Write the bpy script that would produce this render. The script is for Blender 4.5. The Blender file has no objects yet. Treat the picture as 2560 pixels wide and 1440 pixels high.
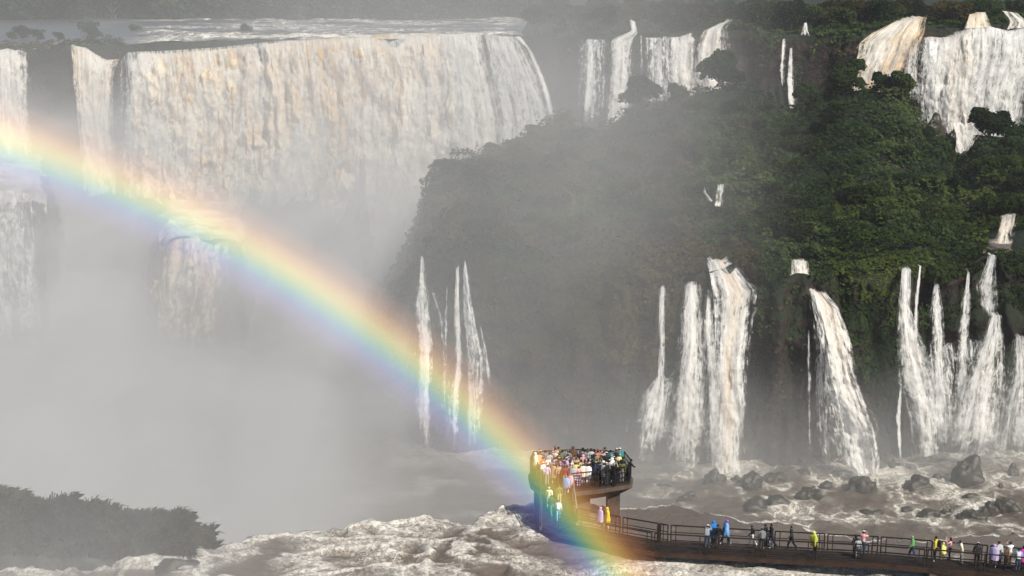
import bpy, bmesh, math, random
import numpy as np
from mathutils import Vector, Matrix
R = math.radians
SC = bpy.context.scene
COL = SC.collection
rng = np.random.default_rng(7)
random.seed(7)

# ------------------------------------------------------------------ camera, sky, sun, exposure
H, PITCH, F = 36.0, R(13.0), 3400.0
cd = bpy.data.cameras.new('camera'); cam = bpy.data.objects.new('camera', cd); COL.objects.link(cam)
cam.location = (0, 0, H); cam.rotation_euler = (R(90) - PITCH, 0, 0)
cd.sensor_width = 36.0; cd.lens = F / 2560 * 36; cd.clip_start = 1.0; cd.clip_end = 6000
SC.camera = cam
SUN_EL, SUN_AZ = R(44.25), R(41.0)          # behind the viewer and to the right
TO_SUN = Vector((math.sin(SUN_AZ) * math.cos(SUN_EL), -math.cos(SUN_AZ) * math.cos(SUN_EL), math.sin(SUN_EL)))
w = bpy.data.worlds.new('World'); SC.world = w; w.use_nodes = True
nt = w.node_tree; nt.nodes.clear()
sky = nt.nodes.new('ShaderNodeTexSky'); sky.sky_type = 'NISHITA'; sky.sun_disc = False
sky.sun_elevation = SUN_EL; sky.sun_rotation = math.pi - SUN_AZ; sky.dust_density = 1.5
bg = nt.nodes.new('ShaderNodeBackground'); bg.inputs[1].default_value = 0.09
wo = nt.nodes.new('ShaderNodeOutputWorld')
nt.links.new(sky.outputs[0], bg.inputs[0]); nt.links.new(bg.outputs[0], wo.inputs[0])
sd = bpy.data.lights.new('sun', 'SUN'); sd.energy = 4.6; sd.angle = R(0.5); sd.color = (1.0, 0.93, 0.82)
sun = bpy.data.objects.new('sun', sd); COL.objects.link(sun)
sun.rotation_euler = (-TO_SUN).to_track_quat('-Z', 'Y').to_euler(); sun.location = (60, -60, 120)
SC.view_settings.view_transform = 'Standard'; SC.view_settings.look = 'None'
SC.view_settings.exposure = 0.17; SC.view_settings.gamma = 1.0
SC.render.engine = 'CYCLES'
cy = SC.cycles
cy.use_denoising = True
cy.max_bounces = 6; cy.diffuse_bounces = 2; cy.glossy_bounces = 2; cy.transmission_bounces = 2
cy.volume_bounces = 1; cy.transparent_max_bounces = 24
cy.volume_step_rate = 1.7; cy.volume_max_steps = 96
cy.sample_clamp_indirect = 4.0

# ------------------------------------------------------------------ projection helpers: photo pixel + real distance -> place
CP, SP = math.cos(PITCH), math.sin(PITCH)
def raydir(px, py):
    a = (px - 1280) / F; b = (720 - py) / F
    return a, CP + b * SP, -SP + b * CP
def P(px, py, D):
    a, y, z = raydir(px, py); t = D / y
    return Vector((a * t, D, H + z * t))
def PZ(px, py, z0):
    a, y, z = raydir(px, py); t = (z0 - H) / z
    return Vector((a * t, y * t, z0))
def zy(py, D):
    a, y, z = raydir(0, py); return H + z * D / y

# ------------------------------------------------------------------ noise
_tab = np.random.default_rng(3).random(65536).astype(np.float32)
def _h(ix, iy, iz):
    return _tab[((ix * 73856093) ^ (iy * 19349663) ^ (iz * 83492791)) & 65535]
def vnoise(x, y, z):
    x = np.asarray(x, float); y = np.asarray(y, float); z = np.asarray(z, float)
    x, y, z = np.broadcast_arrays(x, y, z)
    ix, iy, iz = np.floor(x).astype(np.int64), np.floor(y).astype(np.int64), np.floor(z).astype(np.int64)
    fx, fy, fz = x - ix, y - iy, z - iz
    fx, fy, fz = (f * f * (3 - 2 * f) for f in (fx, fy, fz))
    r = 0
    for dx in (0, 1):
        for dy in (0, 1):
            for dz in (0, 1):
                r = r + _h(ix + dx, iy + dy, iz + dz) * (fx if dx else 1 - fx) * (fy if dy else 1 - fy) * (fz if dz else 1 - fz)
    return r * 2 - 1
def fbm(x, y, z, o=4):
    r, a = 0, 1.0
    for k in range(o):
        r = r + a * vnoise(x * 2 ** k + 17.3 * k, y * 2 ** k + 5.1 * k, z * 2 ** k + 9.7 * k); a *= .5
    return r
def sstep(a, b, x):
    t = np.clip((x - a) / (b - a), 0, 1); return t * t * (3 - 2 * t)

# ------------------------------------------------------------------ object helpers
def tag(o, label=None, cat=None, group=None, kind=None):
    if label: o['label'] = label
    if cat: o['category'] = cat
    if group: o['group'] = group
    if kind: o['kind'] = kind
    return o
def link(name, me, mat=None, parent=None):
    o = bpy.data.objects.new(name, me); COL.objects.link(o)
    if mat is not None:
        for m in (mat if isinstance(mat, (list, tuple)) else [mat]): me.materials.append(m)
    if parent is not None: o.parent = parent
    return o
def empty(name, loc=(0, 0, 0), rz=0):
    o = bpy.data.objects.new(name, None); COL.objects.link(o); o.location = loc; o.rotation_euler = (0, 0, rz)
    o.empty_display_size = .3
    return o
def np_mesh(name, V, Fc, smooth=True, uv=None, attrs=None):
    """V (n,3), Fc (m,k) all faces same size, uv (n,2) per vertex, attrs dict name -> (n,)"""
    V = np.ascontiguousarray(V, np.float32); Fc = np.ascontiguousarray(Fc, np.int32)
    me = bpy.data.meshes.new(name); n, m, k = len(V), len(Fc), Fc.shape[1]
    me.vertices.add(n); me.vertices.foreach_set('co', V.ravel())
    me.loops.add(m * k); me.loops.foreach_set('vertex_index', Fc.ravel())
    me.polygons.add(m); me.polygons.foreach_set('loop_start', np.arange(0, m * k, k, dtype=np.int32))
    me.polygons.foreach_set('loop_total', np.full(m, k, np.int32))
    if smooth: me.polygons.foreach_set('use_smooth', np.ones(m, bool))
    if uv is not None:
        l = me.uv_layers.new(name='UVMap'); l.data.foreach_set('uv', np.ascontiguousarray(uv, np.float32)[Fc.ravel()].ravel())
    for a, d in (attrs or {}).items():
        at = me.attributes.new(a, 'FLOAT', 'POINT'); at.data.foreach_set('value', np.ascontiguousarray(d, np.float32).ravel())
    me.update(); me.validate(verbose=False)
    return me
def grid_faces(nr, nc):
    i = np.arange(nr * nc).reshape(nr, nc)
    return np.stack([i[:-1, :-1].ravel(), i[:-1, 1:].ravel(), i[1:, 1:].ravel(), i[1:, :-1].ravel()], 1)

class NT:
    """tiny node builder"""
    def __init__(s, name):
        s.m = bpy.data.materials.new(name); s.m.use_nodes = True; s.t = s.m.node_tree; s.t.nodes.clear()
        s.out = s.t.nodes.new('ShaderNodeOutputMaterial')
    def n(s, typ, ins=None, **kw):
        nd = s.t.nodes.new(typ)
        for k, v in kw.items(): setattr(nd, k, v)
        for k, v in (ins or {}).items():
            if isinstance(v, bpy.types.NodeSocket): s.t.links.new(v, nd.inputs[k])
            else: nd.inputs[k].default_value = v
        return nd
    def L(s, a, b): s.t.links.new(a, b)
    def math(s, op, a, b=0.0, c=None, clamp=False):
        ins = {0: a, 1: b}
        if c is not None: ins[2] = c
        return s.n('ShaderNodeMath', ins, operation=op, use_clamp=clamp).outputs[0]
    def smooth(s, x, a, b, lo=0.0, hi=1.0):
        return s.n('ShaderNodeMapRange', {0: x, 1: a, 2: b, 3: lo, 4: hi}, interpolation_type='SMOOTHSTEP').outputs[0]
    def vec(s, src, scale):
        return s.n('ShaderNodeMapping', {0: src, 3: scale}).outputs[0]
    def noise(s, v, sc, det=4, rough=.55, dist=0.0):
        return s.n('ShaderNodeTexNoise', {'Vector': v, 'Scale': sc, 'Detail': det, 'Roughness': rough, 'Distortion': dist}).outputs[0]
    def ramp(s, x, stops):
        r = s.n('ShaderNodeValToRGB', {0: x}); e = r.color_ramp.elements
        while len(e) < len(stops): e.new(.5)
        for q, (p, c) in zip(e, stops): q.position = p; q.color = (*c, 1) if len(c) == 3 else c
        return r.outputs[0]
    def mix(s, f, a, b, blend='MIX'):
        nd = s.n('ShaderNodeMix', data_type='RGBA', blend_type=blend)
        for k, v in ((0, f), (6, a), (7, b)):
            if isinstance(v, bpy.types.NodeSocket): s.t.links.new(v, nd.inputs[k])
            else: nd.inputs[k].default_value = (*v, 1) if isinstance(v, tuple) and len(v) == 3 else v
        return nd.outputs[2]
    def attr(s, name): return s.n('ShaderNodeAttribute', attribute_name=name).outputs['Fac']
    def pos(s): return s.n('ShaderNodeNewGeometry').outputs['Position']
    def bsdf(s, col, rough=.8, normal=None, spec=.3, **kw):
        ins = {'Base Color': col if isinstance(col, bpy.types.NodeSocket) else (*col, 1), 'Roughness': rough, 'Specular IOR Level': spec}
        if normal is not None: ins['Normal'] = normal
        ins.update(kw)
        return s.n('ShaderNodeBsdfPrincipled', ins).outputs[0]
    def bump(s, h, strength=.5, dist=.2): return s.n('ShaderNodeBump', {'Height': h, 'Strength': strength, 'Distance': dist}).outputs[0]
    def done(s, surf): s.L(surf, s.out.inputs['Surface']); return s.m

# ------------------------------------------------------------------ materials
def mat_rock_veg():
    t = NT('hillside_rock'); p = t.pos()
    n1 = t.noise(p, .09, 5, .6); n2 = t.noise(p, .9, 5, .65)
    rock = t.ramp(n2, [(.3, (.010, .008, .007)), (.5, (.026, .018, .014)), (.62, (.060, .036, .026)), (.75, (.11, .072, .052))])
    veg = t.ramp(n2, [(.3, (.006, .009, .004)), (.55, (.012, .018, .007)), (.75, (.025, .030, .011))])
    nz = t.n('ShaderNodeSeparateXYZ', {0: t.n('ShaderNodeNewGeometry').outputs['Normal']}).outputs[2]
    f = t.smooth(t.math('ADD', nz, t.math('MULTIPLY', n1, .6)), .35, .75)
    st = t.noise(t.vec(p, (.06, .06, 1.1)), 1.0, 5, .7, .6)
    rock = t.mix(t.smooth(st, .42, .6), t.mix(.65, rock, (.008, .007, .006)), rock)
    c = t.mix(f, rock, veg)
    return t.done(t.bsdf(c, .75, t.bump(n2, .9, .8), .3))
M_ROCKVEG = mat_rock_veg()
def mat_leaf(name, a, b, c, bright=1.0):
    t = NT(name)
    oi = t.n('ShaderNodeObjectInfo').outputs['Random']
    r = t.attr('tone'); p = t.pos()
    big = t.noise(p, .06, 3)
    x = t.math('ADD', t.math('MULTIPLY', r, .5), t.math('ADD', t.math('MULTIPLY', oi, .45), t.math('MULTIPLY', t.math('SUBTRACT', big, .5), 1.3)))
    col = t.ramp(x, [(.0, a), (.45, b), (.9, c)])  # lightest stop paints sunlit highlights in among the random leaf tones
    d = t.n('ShaderNodeBsdfDiffuse', {'Color': col}).outputs[0]
    tr = t.n('ShaderNodeBsdfTranslucent', {'Color': col}).outputs[0]
    return t.done(t.n('ShaderNodeMixShader', {0: .3, 1: d, 2: tr}).outputs[0])
M_LEAF = mat_leaf('dark_foliage', (.007, .012, .005), (.024, .044, .016), (.082, .112, .040))
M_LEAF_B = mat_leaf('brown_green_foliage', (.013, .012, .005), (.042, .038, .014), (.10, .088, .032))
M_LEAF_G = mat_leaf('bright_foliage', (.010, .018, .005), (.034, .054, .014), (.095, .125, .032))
def mat_fall(name, cover, tan, ropes=1.0, seed=0.0, amax=1.0):
    """falling white water: torn by streaks that follow the fall, tinted by silt"""
    t = NT(name)
    uv = t.n('ShaderNodeUVMap').outputs[0]
    uv = t.n('ShaderNodeMapping', {0: uv, 1: (seed, seed * .37, 0)}).outputs[0]
    st = t.noise(t.vec(uv, (1.3 * ropes, .06, 1)), 1.0, 7, .68, .25)
    lump = t.noise(t.vec(uv, (.85, .55, 1)), 1.0, 8, .74, 1.0)
    fine = t.noise(t.vec(uv, (3.4 * ropes, .6, 1)), 1.0, 6, .75, .5)
    big = t.noise(t.vec(uv, (.11, .05, 1)), 1.0, 4, .6, .6)
    s = t.math('ADD', t.math('MULTIPLY', st, .36), t.math('ADD', t.math('MULTIPLY', lump, .36), t.math('MULTIPLY', fine, .28)))
    tn = t.math('ADD', big, t.math('MULTIPLY', t.math('SUBTRACT', lump, .5), .9))
    silt = t.mix(t.smooth(tn, .40, .60), (.86, .76, .58), (.64, .43, .22))
    white = (.86, .86, .84)
    c = t.mix(t.math('MULTIPLY', t.attr('silt'), tan), white, silt)
    dark = t.smooth(s, .36, .52)
    c = t.mix(dark, (.58, .55, .50), c)
    edge = t.attr('edge'); top = t.attr('top'); low = t.attr('low')
    a = t.math('ADD', t.math('MULTIPLY', t.math('SUBTRACT', s, .5), 12.5), (cover - .5) * 2.9 + .05 - 1.5)
    a = t.math('ADD', a, t.math('MULTIPLY', edge, 1.5))
    a = t.math('SUBTRACT', a, t.math('MULTIPLY', low, 1.1))
    a = t.smooth(a, -.9, .8, 0.0, amax)
    b = t.bsdf(c, .6, t.bump(t.math('ADD', lump, fine), .45, .5), .1)
    tl = t.n('ShaderNodeBsdfTranslucent', {'Color': c}).outputs[0]
    b = t.n('ShaderNodeMixShader', {0: .25, 1: b, 2: tl}).outputs[0]
    return t.done(t.n('ShaderNodeMixShader', {0: a, 1: t.n('ShaderNodeBsdfTransparent').outputs[0], 2: b}).outputs[0])
def mat_river(name, base, foam_amt, sc=.3, web=.0, foamcol=(.78, .75, .66)):
    t = NT(name); p = t.pos()
    dn = t.n('ShaderNodeTexNoise', {'Vector': p, 'Scale': sc * .8, 'Detail': 5, 'Roughness': .6})
    q = t.n('ShaderNodeVectorMath', {0: p, 1: t.n('ShaderNodeVectorMath', {0: dn.outputs['Color'], 3: 3.2 if web else 5.5}, operation='SCALE').outputs[0]}, operation='ADD').outputs[0]
    v = t.n('ShaderNodeTexVoronoi', {'Vector': q, 'Scale': sc * .55}, feature='DISTANCE_TO_EDGE').outputs[0]
    vein = t.smooth(v, .02, .13, 1.0, 0.0)
    big = t.noise(p, sc * .22 if web else sc * .35, 4); fine = t.noise(p, sc * 5, 6, .7, .8); mid = t.noise(q, sc * 2.0, 7, .68, 1.5)
    f1 = t.math('MULTIPLY', t.math('MULTIPLY', vein, t.smooth(t.math('ADD', big, t.math('MULTIPLY', t.attr('foam'), .35)), .46, .62)), t.attr('web')) if web else None
    f2 = t.smooth(t.math('ADD', mid, t.math('MULTIPLY', t.attr('foam'), .75)), .79 - foam_amt, 1.07 - foam_amt)
    th1 = t.smooth(t.math('ABSOLUTE', t.math('SUBTRACT', t.noise(q, sc * 1.5, 5, .6, 1.8), .5)), .0, .05, 1.0, 0.0)
    th2 = t.smooth(t.math('ABSOLUTE', t.math('SUBTRACT', t.noise(p, sc * 3.2, 5, .6, 2.5), .5)), .0, .06, .8, 0.0)
    zone = t.smooth(t.math('ADD', t.attr('foam'), t.math('MULTIPLY', t.math('SUBTRACT', big, .5), 2.8)), -.12, .40)
    thr = t.math('MULTIPLY', t.math('MAXIMUM', th1, th2), zone)
    f = t.math('MAXIMUM', t.math('MULTIPLY', f1, web), t.math('MAXIMUM', f2, t.math('MULTIPLY', thr, .6))) if web else t.math('MAXIMUM', f2, thr)
    f = t.math('MULTIPLY', f, t.smooth(fine, .36, .6, .25, 1.0), clamp=True)
    c0 = t.mix(mid, tuple(x * .75 for x in base), tuple(x * 1.3 for x in base))
    c = t.mix(f, c0, foamcol)
    rg = t.math('ADD', t.math('MULTIPLY', f, .45), .32)
    return t.done(t.bsdf(c, rg, t.bump(t.math('ADD', mid, t.math('MULTIPLY', fine, .5)), .6, .5), .35))

# ------------------------------------------------------------------ the canyon sides: one lofted terrain, columns in plan, real heights
#        px    D0   (D1,z1)      (D2,z2)       (D3,z3)       (D4 crest,z)   (D5,z5)      D6   z6   z7
def col(px, D0, k1, k2, k3, k4, k5, D6, z6, z7, z7b=None): return (px, [(D0, -31.5), k1, k2, k3, k4, k5, (D6 - 3, z6), (D6, z7), (D6 + 3, z7 + (.3 if px > 1300 else -.6)), (480, 21.2 if px > 1300 else 18.6), (620, 25), (1100, 60)])
def g(py, D, veg=0.0): return (D, zy(py, D) - veg)
KEYS = [
 col(-400, 236, (239, -22), (244, zy(520, 244)), (260, zy(520, 244) + .5), (300, -8), (344, -9), 351, -8, zy(125, 351)),
 col(110, 236, (239, -22), (244, zy(520, 244)), (260, zy(520, 244) + .5), (300, -8), (341, -9), 347, -8, zy(125, 347)),
 col(165, 300, (305, -29), (310, -27), (318, -26), (326, -22), (338, -14), 345, 0, zy(112, 345)),
 col(340, 300, (305, -29), (310, -27), (318, -26), (326, -22), (338, -14), 346, 0, zy(112, 346)),
 col(400, 237, (240, -26), (246, zy(610, 246)), (262, zy(600, 262)), (300, -19), (338, -20), 345, -10, zy(106, 345)),
 col(610, 237, (240, -26), (246, zy(600, 246)), (262, zy(590, 262)), (300, -19), (338, -20), 345, -10, zy(101, 345)),
 col(670, 300, (305, -29), (310, -27), (318, -26), (326, -22), (338, -14), 345, 0, zy(99, 345)),
 col(900, 330, (332, -26), (334, -24), (337, -20), (339, -14), (341, -6), 346, 5, zy(97, 346)),
 col(925, 240, (242, -28), (246, -24), (252, -24), (260, -26), (285, -30), 346, -28, zy(97, 346)),
 col(980, 205, (208, -26), g(850, 212, 1), g(760, 225, 1), g(700, 240, 1), (275, -30), 343, -28, zy(97, 343)),
 col(1050, 184, (186, -16), g(690, 190), g(620, 210, 2), g(540, 240, 2), (272, -28), 346, -28, zy(95, 346)),
 col(1085, 181, (184, -16), g(645, 188), g(540, 215, 2), g(400, 250, 1.5), (275, -24), 346, -20, zy(92, 346)),
 col(1170, 180, (183, -16), g(655, 187), g(520, 215, 2.5), g(375, 258, 1.5), (285, -14), 345, -10, zy(88, 345)),
 col(1260, 180, (183, -16), g(670, 187), g(520, 218, 2.5), g(350, 265, 1.5), (290, -8), 343, -6, zy(88, 343)),
 col(1400, 180, (184, -14), g(690, 190), g(520, 222, 2.5), g(308, 276, -0.5), (300, -4), 341, -4, zy(95, 341)),
 col(1510, 180, (183, -14), g(700, 188), g(520, 225, 2.5), g(345, 282, -0.5), (300, -4), 331, -4, zy(92, 331)),
 col(1560, 180, (183, -14), g(710, 187), g(520, 225, 2.5), g(300, 285, -0.5), (300, -4), 330, -4, zy(90, 330)),
 col(1640, 179, (182, -14), g(720, 185), g(520, 228, 2.5), g(275, 288, -0.5), (302, -4), 329, -4, zy(98, 329)),
 col(1740, 178, (181, -14), g(690, 184), g(520, 228, 2.5), g(245, 290, -0.5), (304, -4), 328, -4, zy(72, 328)),
 col(1850, 178, (181, -14), g(665, 184), g(500, 232, 2.5), g(235, 292, -0.5), (305, -4), 327, -4, zy(75, 327)),
 col(1930, 176, (178, -14), g(715, 181), g(500, 232, 3), g(270, 294, -0.5), (306, -4), 325, -4, zy(85, 325)),
 col(2010, 176, (179, -14), g(712, 182), g(480, 235, 3), g(270, 295, -0.5), (306, -4), 325, -4, zy(88, 325)),
 col(2090, 178, (181, -14), g(690, 185), g(480, 238, 3), g(245, 298, -0.5), (308, -4), 322, -4, zy(92, 322)),
 col(2230, 180, (183, -14), g(680, 187), g(470, 240, 3), g(235, 298, -0.5), (306, -4), 320, -4, zy(70, 320)),
 col(2300, 181, (184, -14), g(675, 188), g(480, 240, 3), g(320, 292, -0.5), (302, -4), 319, -4, zy(60, 319)),
 col(2390, 182, (185, -14), g(670, 189), g(500, 240, 3), g(395, 286, 0.8), (300, -5), 318, -5, zy(72, 318)),
 col(2470, 183, (186, -14), g(655, 190), g(500, 240, 3), g(345, 286, 0.8), (300, -5), 318, -5, zy(62, 318)),
 col(2570, 183, (186, -14), g(650, 190), g(480, 240, 3), g(365, 286, 0.8), (300, -5), 318, -5, zy(60, 318)),
 col(2980, 180, (184, -14), g(600, 190), g(480, 240, 3), g(350, 286, 0.8), (300, -5), 318, -5, zy(60, 318)),
]
SEG = [12, 26, 34, 40, 44, 12, 10, 44, 4, 10, 8, 10]
def build_loft():
    pxs = np.arange(-400, 2981, 7.0)
    kp = np.array([k[0] for k in KEYS], float)
    K = np.array([[kk for kk in k[1]] for k in KEYS], float)          # (nk, knots, 2)
    D = np.stack([np.interp(pxs, kp, K[:, j, 0]) for j in range(K.shape[1])], 1)
    Z = np.stack([np.interp(pxs, kp, K[:, j, 1]) for j in range(K.shape[1])], 1)
    rows_D, rows_Z, rows_t = [], [], []
    for j in range(K.shape[1] - 1):
        for s in range(SEG[j]):
            t = s / SEG[j]
            rows_D.append(D[:, j] * (1 - t) + D[:, j + 1] * t); rows_Z.append(Z[:, j] * (1 - t) + Z[:, j + 1] * t); rows_t.append(j + t)
    rows_D.append(D[:, -1]); rows_Z.append(Z[:, -1]); rows_t.append(K.shape[1] - 1)
    GD, GZ = np.array(rows_D), np.array(rows_Z); T = np.array(rows_t)[:, None] * np.ones_like(GD)
    # a point at horizontal distance D on the azimuth of photo column px at eye level
    GX = (pxs[None, :] - 1280) / F * GD / CP
    # the azimuth shifts a little with height: correct so that columns are read at their own row
    for _ in range(2):
        tz = (GZ - H) / GD; b = (tz * CP + SP) / (CP - tz * SP)
        GX = (pxs[None, :] - 1280) / F * GD / (CP + b * SP)
    flat = sstep(8.2, 8.8, T)
    amp = 1 - .9 * flat
    n1 = fbm(GX / 14, GD / 14, GZ / 14, 4); n2 = fbm(GX / 14 + 40, GD / 14, GZ / 14, 4); n3 = fbm(GX / 3.2, GD / 3.2, GZ / 4, 4)
    n4 = fbm(GX / 2.0 + 9, GD / 6, GZ / 12, 3)
    cliff = ((T < 2) | ((T > 5.8) & (T < 7.05))).astype(float) * np.where((T > 5.8) & (pxs[None, :] < 1420), .25, 1.0) * (1 - .75 * sstep(6.3, 7, T))
    top = sstep(6.6, 7.0, T) * (1 - sstep(8, 8.3, T))
    damp = 1 - .85 * np.clip(top, 0, 1)
    damp = damp * np.where((T > 5.2) & (pxs[None, :] < 1420), .45, 1.0) * np.where((T > 2.6) & (T <= 5.2) & (pxs[None, :] < 700), .3, 1.0)
    X = GX + amp * (1.0 * n2 + .5 * n3)
    strata = vnoise(GX / 30, GD / 60, (GZ + 2 * n2) / 1.9)
    Y = GD + cliff * .9 * strata + amp * damp * (1.6 * n1 + 1.0 * n3 + cliff * 1.5 * n4)
    Zz = GZ + amp * damp * (1.2 * n2 + .7 * n3) * (1 - .6 * cliff)
    return pxs, GX, X, Y, Zz, T
PXS, GX0, LX, LY, LZ, LT = build_loft()
nr, nc = LX.shape
me = np_mesh('hillside', np.stack([LX, LY, LZ], -1).reshape(-1, 3), grid_faces(nr, nc)[:, ::-1])
hill = link('hillside', me, M_ROCKVEG); tag(hill, 'dark rocky canyon sides and overgrown terrace between the falls', 'hillside', kind='structure')

# ------------------------------------------------------------------ mist
def mist_volume(name, x0, x1, y0, y1, z0, z1, label, build):
    bm = bmesh.new(); bmesh.ops.create_cube(bm, size=1.0)
    for v in bm.verts: v.co = Vector((x0 + (v.co.x + .5) * (x1 - x0), y0 + (v.co.y + .5) * (y1 - y0), z0 + (v.co.z + .5) * (z1 - z0)))
    me = bpy.data.meshes.new(name); bm.to_mesh(me); bm.free()
    t = NT(name); dens, colr, an = build(t)
    pv = t.n('ShaderNodeVolumePrincipled', {'Color': (*colr, 1), 'Anisotropy': an})
    if isinstance(dens, float): pv.inputs['Density'].default_value = dens
    else: t.L(dens, pv.inputs['Density'])
    t.L(pv.outputs[0], t.out.inputs['Volume'])
    o = link(name, me, t.m); tag(o, label, 'mist', kind='stuff')
    o.display_type = 'WIRE'
    return o
hz = mist_volume('haze', -420, 420, -25, 1140, -33, 92, 'thin damp air over the whole canyon', lambda t: (HAZE_K, (.90, .94, 1.0), 0.0)) if (HAZE_K := .00012) else None
MIST_ON = True
def gorge(t):
    p = t.pos(); s = t.n('ShaderNodeSeparateXYZ', {0: p}); x, y, z = s.outputs
    n = t.noise(t.vec(p, (.021, .007, .030)), 1.0, 4, .6, .9)
    az = t.math('DIVIDE', x, y)                                    # bearing across the canyon
    left = t.smooth(az, -.16, .08, 1.0, 0.0)
    top = t.math('ADD', t.math('MULTIPLY', left, 27.0), -21.0)      # the plume towers over the great falls
    hgt = t.smooth(t.math('ADD', t.math('SUBTRACT', z, top), t.math('MULTIPLY', t.math('SUBTRACT', n, .5), 30.0)), -18.0, 11.0, 1.0, 0.0)
    d = t.math('MULTIPLY', hgt, t.math('ADD', .10, t.math('MULTIPLY', left, .9)))
    d = t.math('MULTIPLY', d, t.math('MULTIPLY', t.smooth(n, .36, .60, .04, 1.7), t.smooth(t.noise(t.vec(p, (.05, .012, .055)), 1.0, 4, .6, .8), .38, .6, .35, 1.25)))
    thin = t.math('MULTIPLY', t.math('MULTIPLY', t.smooth(az, .03, .24, .19, .0), t.math('MULTIPLY', t.smooth(az, -.28, -.06, .6, 1.0), t.smooth(z, 8, 33, 1.1, .5))), t.smooth(n, .3, .7, .6, 1.4))   # drifting veil over the terrace
    pool = t.math('MULTIPLY', t.smooth(z, -31, -6, .24, 0.0), t.math('ADD', t.smooth(az, .1, .45, 1.0, .45), t.smooth(az, -.04, .12, 2.4, 0.0)))
    d = t.math('ADD', d, t.math('ADD', thin, pool))
    foot = t.math('MULTIPLY', t.math('MULTIPLY', t.smooth(z, -31, -13, 2.2, 0.0), t.math('MULTIPLY', t.smooth(y, 160, 176), t.smooth(y, 184, 192, 1.0, .0))), t.smooth(az, .05, .12))
    d = t.math('ADD', d, foot)
    drift = t.math('MULTIPLY', t.math('MULTIPLY', t.smooth(az, -.08, -.36), t.smooth(y, 50, 66)), t.math('MULTIPLY', t.smooth(y, 84, 110, 1.5, 0.0), t.smooth(z, 3, 13, 1.0, 0.0)))
    near = t.math('MULTIPLY', t.smooth(y, 74, 125), t.smooth(y, 346, 400, 1.0, .12))
    return t.math('MULTIPLY', t.math('ADD', t.math('MULTIPLY', d, near), drift), MIST_K), (.955, .957, .945), 0.0
MIST_K = 0.018
if MIST_ON:
    mist_volume('spray_mist', -190, 170, 50, 500, -32, 44, 'pale spray cloud boiling up from the foot of the widest waterfall', gorge)
# ------------------------------------------------------------------ river sheets
M_POOL = mat_river('pool_water', (.085, .066, .048), .13, .62, 1.0)
M_NEAR = mat_river('rapids_water', (.150, .122, .100), .07, .62, .0, (.80, .77, .69))
M_UPPER = mat_river('upper_river_water', (.055, .050, .043), -.02, .10, .0)
def bump_at(px, py, cx, cy, rx, ry): return np.exp(-(((px - cx) / rx) ** 2 + ((py - cy) / ry) ** 2))
EDGE = np.array([(-500, 1440), (200, 1436), (400, 1395), (540, 1380), (640, 1350), (800, 1332), (950, 1320), (1060, 1304), (1120, 1312), (1180, 1325), (1210, 1292), (1310, 1270), (1340, 1262), (1560, 1263), (1700, 1263), (1760, 1280), (1860, 1305), (1950, 1310), (2010, 1318), (2060, 1335), (2110, 1340), (2160, 1352), (2210, 1344), (2340, 1358), (2380, 1352), (2430, 1345), (2560, 1335), (3000, 1310)], float)
def near_river():
    pxs = np.arange(-500, 3001, 4.5)
    ed = np.interp(pxs, EDGE[:, 0], EDGE[:, 1]) + 5 * fbm(pxs / 60, 0, 0, 3) + 2.5 * fbm(pxs / 14, 3, 0, 2)
    De = np.array([PZ(1280, y, 0).y for y in ed])
    V, fo, rows = [], [], 0
    ts = np.concatenate([np.linspace(0, 1, 230) ** .8])
    for t in ts:
        D = 52 * (1 - t) + De * t
        dep = np.arctan2(H, D); py = 720 + F * np.tan(dep - PITCH)
        x = (pxs - 1280) / F * D / (CP + (720 - py) / F * SP)
        left = sstep(1420, 1300, pxs); under = sstep(1372, 1400, py) * (1 - left)
        amp = .10 + .58 * left + .34 * under
        wx_ = x + 1.6 * fbm(x / 4, D / 3, 7, 3); wy_ = D + 1.2 * fbm(x / 4, D / 3, 11, 3)
        n = fbm(wx_ / 2.2, wy_ / 1.5, 0, 5); r = 1 - np.abs(fbm(wx_ / 3.6 + 3, wy_ / 2.0, 1, 5)) * 1.6
        z = amp * (.50 * n + .60 * r - .3) * (.65 + .5 * fbm(x / 9, D / 7, 3, 2)) + .25 * left
        # smooth brown swells where the river slides over the ledge
        z = z + (1 - left) * (1 - under) * .16 * np.sin(x / 2.1 + 2 * fbm(x / 9, D / 9, 2, 2))
        f = .12 * left + .22 * under - .34 * (1 - left) * (1 - under)
        f = f + 1.4 * sstep(.993, 1.0, t) * (1 - .3 * left) * sstep(-.35, .3, fbm(pxs / 40, 1, 5, 2) + .15) * np.ones_like(x)
        for c in ((1670, 1412, 90, 16), (2010, 1432, 120, 12), (1780, 1438, 160, 10)): f = f + .5 * bump_at(pxs, py, *c)
        f = f + .35 * bump_at(pxs, py, 1500, 1352, 110, 9) + .12 * bump_at(pxs, py, 1000, 1360, 260, 40) + .5 * left * sstep(.35, .85, r)
        f = f - .5 * bump_at(pxs, py, 1250, 1400, 90, 60) * (1 - left * .5) + .4 * n * left
        V.append(np.stack([x, D, z], -1)); fo.append(f)
    last = V[-1]
    for dd, z in ((.4, -.15), (.9, -.6), (1.5, -1.6), (2.2, -3.5), (3.0, -7), (3.8, -12), (4.6, -20), (5.4, -31.5)):
        q = last.copy(); q[:, 1] += dd + .5 * fbm(pxs / 20, dd, 0, 2); q[:, 0] *= (last[:, 1] + dd) / last[:, 1]; q[:, 2] = last[:, 2] + z
        V.append(q); fo.append(np.full(len(pxs), .35) + .2 * fbm(pxs / 15, dd, 1, 2))
    A = np.array(V)
    me = np_mesh('river_ledge', A.reshape(-1, 3), grid_faces(A.shape[0], A.shape[1])[:, ::-1], attrs={'foam': np.array(fo).ravel()})
    return tag(link('river_rapids', me, M_NEAR), 'brown river breaking into foam as it slides over the ledge', 'river', kind='structure')
near_river()
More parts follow.
